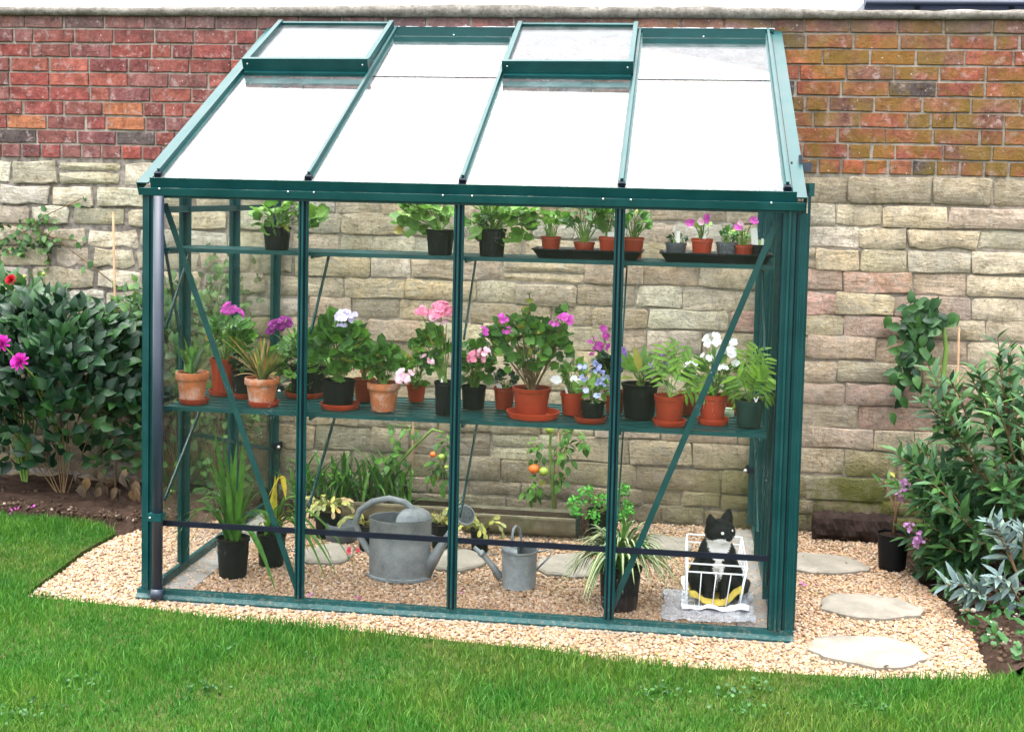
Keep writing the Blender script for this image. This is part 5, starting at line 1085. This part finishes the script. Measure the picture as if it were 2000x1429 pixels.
# short fur fringe
N = 9000; idx = rng.integers(0, len(co), N); nr = np.zeros(len(co) * 3, np.float32); me.vertex_normals.foreach_get('vector', nr); nr = nr.reshape(-1, 3)
ok = (co[idx, 2] > .02) & ~((hz[idx] > -.03) & (hy[idx] < -.03)); idx = idx[ok]; P = co[idx]; Nn = nr[idx]; L = rng.uniform(.004, .009, (len(idx), 1)); tv = Nn * .45 + np.array([0, 0, -.8]) + rng.normal(0, .2, P.shape); tv /= np.linalg.norm(tv, axis=1, keepdims=True)
sd_ = np.cross(tv, Nn); sd_ /= np.linalg.norm(sd_, axis=1, keepdims=True) + 1e-9; V = np.stack([P - sd_ * .0007, P + sd_ * .0007, P + tv * L], 1).reshape(-1, 3); fo = npmesh('fur', V, np.arange(len(V)).reshape(-1, 3), 'cat_fur', 3)
a2 = fo.data.attributes.new('coat', 'FLOAT_COLOR', 'POINT'); a2.data.foreach_set('color', np.repeat(col[idx], 3, 0).ravel()); fo.parent = ct; tag(fo, kind='stuff')
# ------------------------------------------------------------ planting outside, left
def bush(name, label, base, C_, rad, n, kind, size, mat, objs, **k_):
    root = thing(name, base, label, 'plant' if 'tree' not in name else 'tree'); crown(root, base, C_, rad, n, kind, size, mat, objs, **k_); return root
bL = Vector((-2.30, 1.30, .03))
b1 = bush('dahlia_bush', 'dark leafy dahlia bush with two magenta pompom blooms left of greenhouse', bL, (-2.40, 1.30, .65), (.66, .25, .47), 1900, 'ovate', .082, 'leaf_dark', 280, stem='brown_stem', stemfrac=.012, shell=.30, ymax=1.6, up=.4)
for (x, y, s, m_) in ((4, 672, 15, 'petal_dahlia'), (39, 707, 15, 'petal_dahlia')):
    P = aty(x, y, 1.02); flower(b1, P, s * mpp(1.02) * 1.25, m_, 'pom'); MB().tube([bL + Vector((0, 0, .3)), P.lerp(bL + Vector((0, 0, .5)), .4), P], [.006, .004, .003], 6).build('flower_stem', 'green_stem', b1, True)
bL2 = Vector((-2.62, 1.50, .03)); b2 = bush('dahlia_bush', 'taller dahlia at the far left with red bloom and small yellow buds', bL2, (-2.68, 1.46, .86), (.34, .12, .34), 170, 'ovate', .11, 'leaf_bush', 90, stemfrac=.3, shell=.2, ymax=1.6)
flower(b2, aty(22, 547, 1.3), .03, 'petal_red', 'pom'); 
for (x, y) in ((85, 535), (48, 540), (130, 612), (97, 590)): MB().ball(aty(x, y, 1.35), .010, 8, 6).build('flower_bud', 'tomato_green', b2, True)
bL3 = Vector((-1.75, 1.50, .03)); b3 = bush('climbing_shrub', 'small leaved green shrub between dahlias and greenhouse against the wall', bL3, (-1.85, 1.48, .58), (.44, .15, .64), 1500, 'ovate', .062, 'leaf_hedge', 120, stemfrac=.10, shell=.25, ymax=1.62, stem='brown_stem')
bL4 = Vector((-1.52, 1.46, .03)); b4 = bush('climbing_shrub', 'loose light green shrub seen through the greenhouse left side glass', bL4, (-1.50, 1.47, .55), (.20, .14, .70), 1150, 'ovate', .055, 'leaf_hedge', 110, stemfrac=.12, shell=.15, ymax=1.62, stem='brown_stem')
vin = thing('wall_vine', aty(60, 560, 1.6), 'thin dark stems with few leaves trailing across the upper left wall', 'plant'); mbv = MB()
for pts in ([(0, 470), (50, 452), (95, 418), (160, 388)], [(0, 500), (40, 470), (90, 462), (150, 470)], [(100, 520), (85, 470), (110, 440)], [(0, 440), (60, 440), (120, 475), (180, 520), (230, 560)], [(150, 640), (200, 605), (260, 598), (290, 604)]):
    q = [aty(x, y, 1.612) for x, y in pts]; mbv.tube(q, .003, 5)
    for a in q:
        for _ in range(4): leaf_obj(vin, 'ovate', 'leaf_hedge', a + rv(.03) * Vector((1, .1, 1)).length * .5, rv(1), (0, -1, .3), .045)
for _ in range(60): P = aty(random.uniform(0, 95), random.uniform(425, 500), 1.60); leaf_obj(vin, 'ovate', 'leaf_hedge', P, rv(1), (0, -1, .4), .04)
for _ in range(45): P = aty(random.uniform(395, 520), random.uniform(480, 600), 1.615); P.x = min(P.x, -1.31); leaf_obj(vin, 'ovate', 'leaf_hedge', P, rv(1), (0, -1, .4), .042)
mbv.build('stem', 'brown_stem', vin, True)
a = aty(226, 800, 1.5); a.z = 0; b = aty(221, 415, 1.52); tag(MB().tube([a, a.lerp(b, .5) + Vector((.01, 0, 0)), b], [.008, .007, .006], 7).build('garden_stake', 'bamboo', None, True, org=a), 'tall grey brown stake standing among shrubs left of the greenhouse', 'stake')
p = atz(63, 905, .05); tag(MB().bar(p, p + Vector((.004, 0, .075)), .012, .002, (0, 1, 0)).build('plant_label', 'white_label', None, org=p), 'white plastic plant label stuck in the soil under dahlia', 'label')
leafmat('dead_leaf', (.045, .03, .02), .8, .1, .4); leafmat('dead_leaf2', (.09, .06, .035), .8, .1, .4)
dl = thing('dead_leaves', aty(240, 960, 1.1), 'withered brown leaves hanging at the base of the left shrubs', 'leaves')
for i in range(26): leaf_obj(dl, 'ovate', random.choice(['dead_leaf', 'dead_leaf2']), aty(random.uniform(150, 275), random.uniform(915, 960), 1.08 + random.uniform(0, .15)), Vector((random.gauss(0, .4), random.gauss(0, .3), -1)), rv(.5) + Vector((0, -1, 0)), .075)
# ------------------------------------------------------------ planting outside, right
lg = atz(1670, 1062, .0); O = Vector((lg.x + .0, 1.55, .06)); mb = MB(); vs = []; fs = []; n = 18; N = 30; L = .40
for k2 in range(N + 1):
    x = O.x - L / 2 + L * k2 / N
    for i in range(n): t = 2 * math.pi * i / n; r_ = (.075 + .016 * mnoise.noise(Vector((k2 * .25, math.cos(t) * 2, math.sin(t) * 2))) + .012 * mnoise.noise(Vector((k2 * .7, math.cos(t) * 7, math.sin(t) * 7)))) * (1 if 0 < k2 < N else .8); vs.append((x, O.y + r_ * .8 * math.cos(t), O.z + r_ * math.sin(t)))
for k2 in range(N):
    for i in range(n): j = (i + 1) % n; fs.append((k2 * n + i, k2 * n + j, (k2 + 1) * n + j, (k2 + 1) * n + i))
fs += [tuple(range(n - 1, -1, -1)), tuple(N * n + i for i in range(n))]
tag(mb.add(vs, fs).build('rotting_log', 'log_wood', None, org=O), 'dark rotting log lying at the wall foot right of the greenhouse', 'log')
c, rt, h = pot_place(1743, 1117, 1048, 62, 0, 'black'); rp_ = thing('potted_shrub', c, 'small woody stemmed shrub in black pot beside the log', 'plant'); pot(rp_, c, rt, h, 'black'); b0 = c + Vector((0, 0, h - .02))
st = MB(); tops = [(1748, 945), (1728, 940), (1765, 960)]
for x, y in tops: t_ = aty(x, y, c.y); st.tube([b0, aty(1750, 1000, c.y), t_], [.009, .007, .003], 7)
st.build('stem', 'bark', rp_, True)
for i in range(16): x, y = random.choice(tops); leaf_obj(rp_, 'lance', 'leaf_geranium', aty(x, y, c.y) + rv(.015), rv(1) + Vector((0, 0, .4)), (0, -1, .4), .06)
for (x, y) in ((1775, 955), (1760, 968)): flower(rp_, aty(x, y, c.y - .05), .016, 'petal_mauve', 'bells', 14)
def lance_bush(name, label, base, spots, mat, size, objmax):
    root = thing(name, base, label, 'shrub'); left = objmax; st = MB(); fo = MB()
    for (x, y, Y, rr, n) in spots:
        C_ = aty(x, y, Y)
        for b in range(max(1, n // 16)):
            tip = C_ + Vector((random.gauss(0, rr * .6), random.gauss(0, rr * .35), random.gauss(0, rr * .6))); tip.y = min(tip.y, 1.5); src = Vector(base).lerp(C_, random.uniform(.3, .75)); src.z = min(src.z, tip.z); st.tube([src, src.lerp(tip, .5) + Vector((0, 0, .03)), tip], [.005, .004, .002], 5, False); dr_ = (tip - src).normalized()
            for j in range(16):
                u = j / 15; P = src.lerp(tip, .25 + .75 * u) + Vector((0, 0, .03 * (1 - abs(2 * u - 1)))); a = j * 2.4; sd2 = dr_.orthogonal().normalized(); sd2 = Quaternion(dr_, a) @ sd2; d = sd2 + dr_ * (.5 + .5 * u) + Vector((0, -.1, .1)); s = size * random.uniform(.7, 1.15) * (1 - .35 * u)
                nn = Vector((0, -.3, 1)) + rv(.25)
                if left > 0 and random.random() < .7: leaf_obj(root, 'lance', mat, P, d, nn, s); left -= 1
                else: leaf_add(fo, 'lance', P, d, nn, s)
    if fo.v: tag(fo.build('foliage', mat, root, True), kind='stuff')
    st.build('stem', 'brown_stem', root, True); return root
sp = []
for _ in range(70): sp.append((random.uniform(1790, 2150), random.uniform(760, 1130), random.uniform(.55, 1.25), .11, 32))
for _ in range(12): sp.append((random.uniform(1830, 2050), random.uniform(690, 800), random.uniform(.9, 1.3), .09, 32))
for _ in range(12): sp.append((random.uniform(1790, 1850), random.uniform(880, 1110), random.uniform(.7, 1.1), .08, 32))
bb = lance_bush('butterfly_bush', 'large green bush of long pointed leaves filling the right edge', Vector((2.45, .95, .02)), sp, 'leaf_buddleia', .125, 290)
for (x, y) in ((1775, 1030), (1790, 1060), (1995, 1105), (1990, 1140), (1765, 945), (1795, 1048)): flower(bb, aty(x, y, .75), .017, 'petal_mauve', 'bells', 18)
sp = [(1880, 1160, .42, .04, 32), (1950, 1150, .40, .05, 32), (1840, 1150, .42, .035, 16), (1940, 1015, .45, .035, 32), (1985, 1030, .45, .04, 16), (1990, 1190, .4, .04, 16)]
lance_bush('silver_shrub', 'silvery grey leaved branches hanging low in front of the green bush', Vector((2.35, .50, .02)), sp, 'leaf_silver', .115, 200)
cl_ = thing('climbing_plant', Vector((aty(1845, 800, 1.58).x, 1.58, .0)), 'dark green climber with one thick stem on the wall right', 'plant'); pts = [aty(x, y, 1.57) for x, y in ((1845, 790), (1842, 740), (1848, 680), (1843, 640), (1822, 610), (1790, 600))]
MB().tube(pts, [.014, .013, .012, .010, .007, .004], 8).build('stem', 'green_stem', cl_, True)
for i in range(110):
    x, y = random.choice([(1790, 620), (1775, 650), (1800, 640), (1780, 690), (1770, 730), (1765, 760), (1850, 620), (1820, 610), (1800, 700), (1810, 600)]); P = aty(x + random.gauss(0, 14), y + random.gauss(0, 16), 1.56 + random.uniform(-.04, .03)); leaf_obj(cl_, 'ovate', 'leaf_bush' if i % 4 else 'leaf_dark', P, Vector((random.gauss(0, .6), -.2, random.gauss(-.4, .6))), Vector((0, -1, .4)) + rv(.3), .07)
a = aty(1874, 800, 1.55); a.z = 0; b = aty(1873, 640, 1.57); tag(MB().tube([a, b], [.007, .006], 7).build('garden_stake', 'bamboo', None, True, org=a), 'bamboo cane rising behind the green bush right of the climber', 'stake')
ug = MB()
for _ in range(420):
    x = random.uniform(2.0, 2.9); y = random.uniform(-.15, .8); leaf_add(ug, random.choice(['round', 'ovate']), (x, y, .04 + random.uniform(0, .05)), rv(1) + Vector((0, 0, .4)), (0, -.2, 1), random.uniform(.02, .045))
tag(ug.build('ground_cover', 'leaf_weed', None, True), 'small weeds covering the soil under the right bush', 'weeds', kind='stuff')
lt = MB()
for _ in range(46):
    x = random.uniform(1.35, 2.15); y = random.uniform(-.25, 1.5); leaf_add(lt, 'ovate', (x, y, .016), rv(1) * .5 + Vector((random.uniform(-1, 1), random.uniform(-1, 1), .1)), Vector((0, 0, 1)) + rv(.3), random.uniform(.012, .026))
for _ in range(16): x = random.uniform(-1.7, -1.3); y = random.uniform(0, 1.0); leaf_add(lt, 'ovate', (x, y, .016), Vector((random.uniform(-1, 1), random.uniform(-1, 1), .1)), Vector((0, 0, 1)) + rv(.3), random.uniform(.012, .024))
tag(lt.build('leaf_litter', 'dead_leaf2', None, True), 'small withered leaves scattered over the gravel', 'leaves', kind='stuff')
# weeds in the lawn
wd_ = MB()
for (x, y, r_, n) in ((1290, 1357, .09, 160), (1430, 1362, .07, 110), (1480, 1345, .05, 60), (30, 1400, .13, 260), (400, 1350, .08, 140), (160, 1345, .09, 80), (1690, 1385, .08, 100), (1460, 1400, .10, 120), (95, 1170, .04, 60), (600, 1290, .05, 50), (455, 1275, .05, 40)):
    c = atz(x, y, .02)
    for _ in range(n // 4): leaf_add(wd_, 'round', c + Vector((random.gauss(0, r_ * .55), random.gauss(0, r_ * .4), random.uniform(.008, .034))), rv(1) + Vector((0, 0, .1)), Vector((0, -.3, 1)) + rv(.3), random.uniform(.008, .017))
tag(wd_.build('clover', 'leaf_weed', None, True), 'patches of clover and small weeds growing in the lawn', 'clover', kind='stuff')
import numpy as np
f,cx,cy,cz,ya,pi,ro,py=2469.19,0.8525,-4.8646,1.6885,0.1308,-0.0673,0.0230,-169.34
C=np.array([cx,cy,cz])
c,s=np.cos(ya),np.sin(ya); A=np.array([[c,s,0],[-s,c,0],[0,0,1]])
c,s=np.cos(pi),np.sin(pi); B=np.array([[1,0,0],[0,c,s],[0,-s,c]])
c,s=np.cos(ro),np.sin(ro); G=np.array([[c,0,s],[0,1,0],[-s,0,c]])
M=G@B@A   # rows: right, fwd, up
def px(P):
    v=M@(np.array(P,float)-C); return (round(1000+f*v[0]/v[1],1), round(714.5+py-f*v[2]/v[1],1))
def ray(x,y):
    d=np.array([(x-1000)/f,1,(714.5+py-y)/f]); return M.T@d
def aty(x,y,Y):
    d=ray(x,y);t=(Y-C[1])/d[1];return np.round(C+t*d,3)
def atz(x,y,Z):
    d=ray(x,y);t=(Z-C[2])/d[2];return np.round(C+t*d,3)
def atx(x,y,X):
    d=ray(x,y);t=(X-C[0])/d[0];return np.round(C+t*d,3)
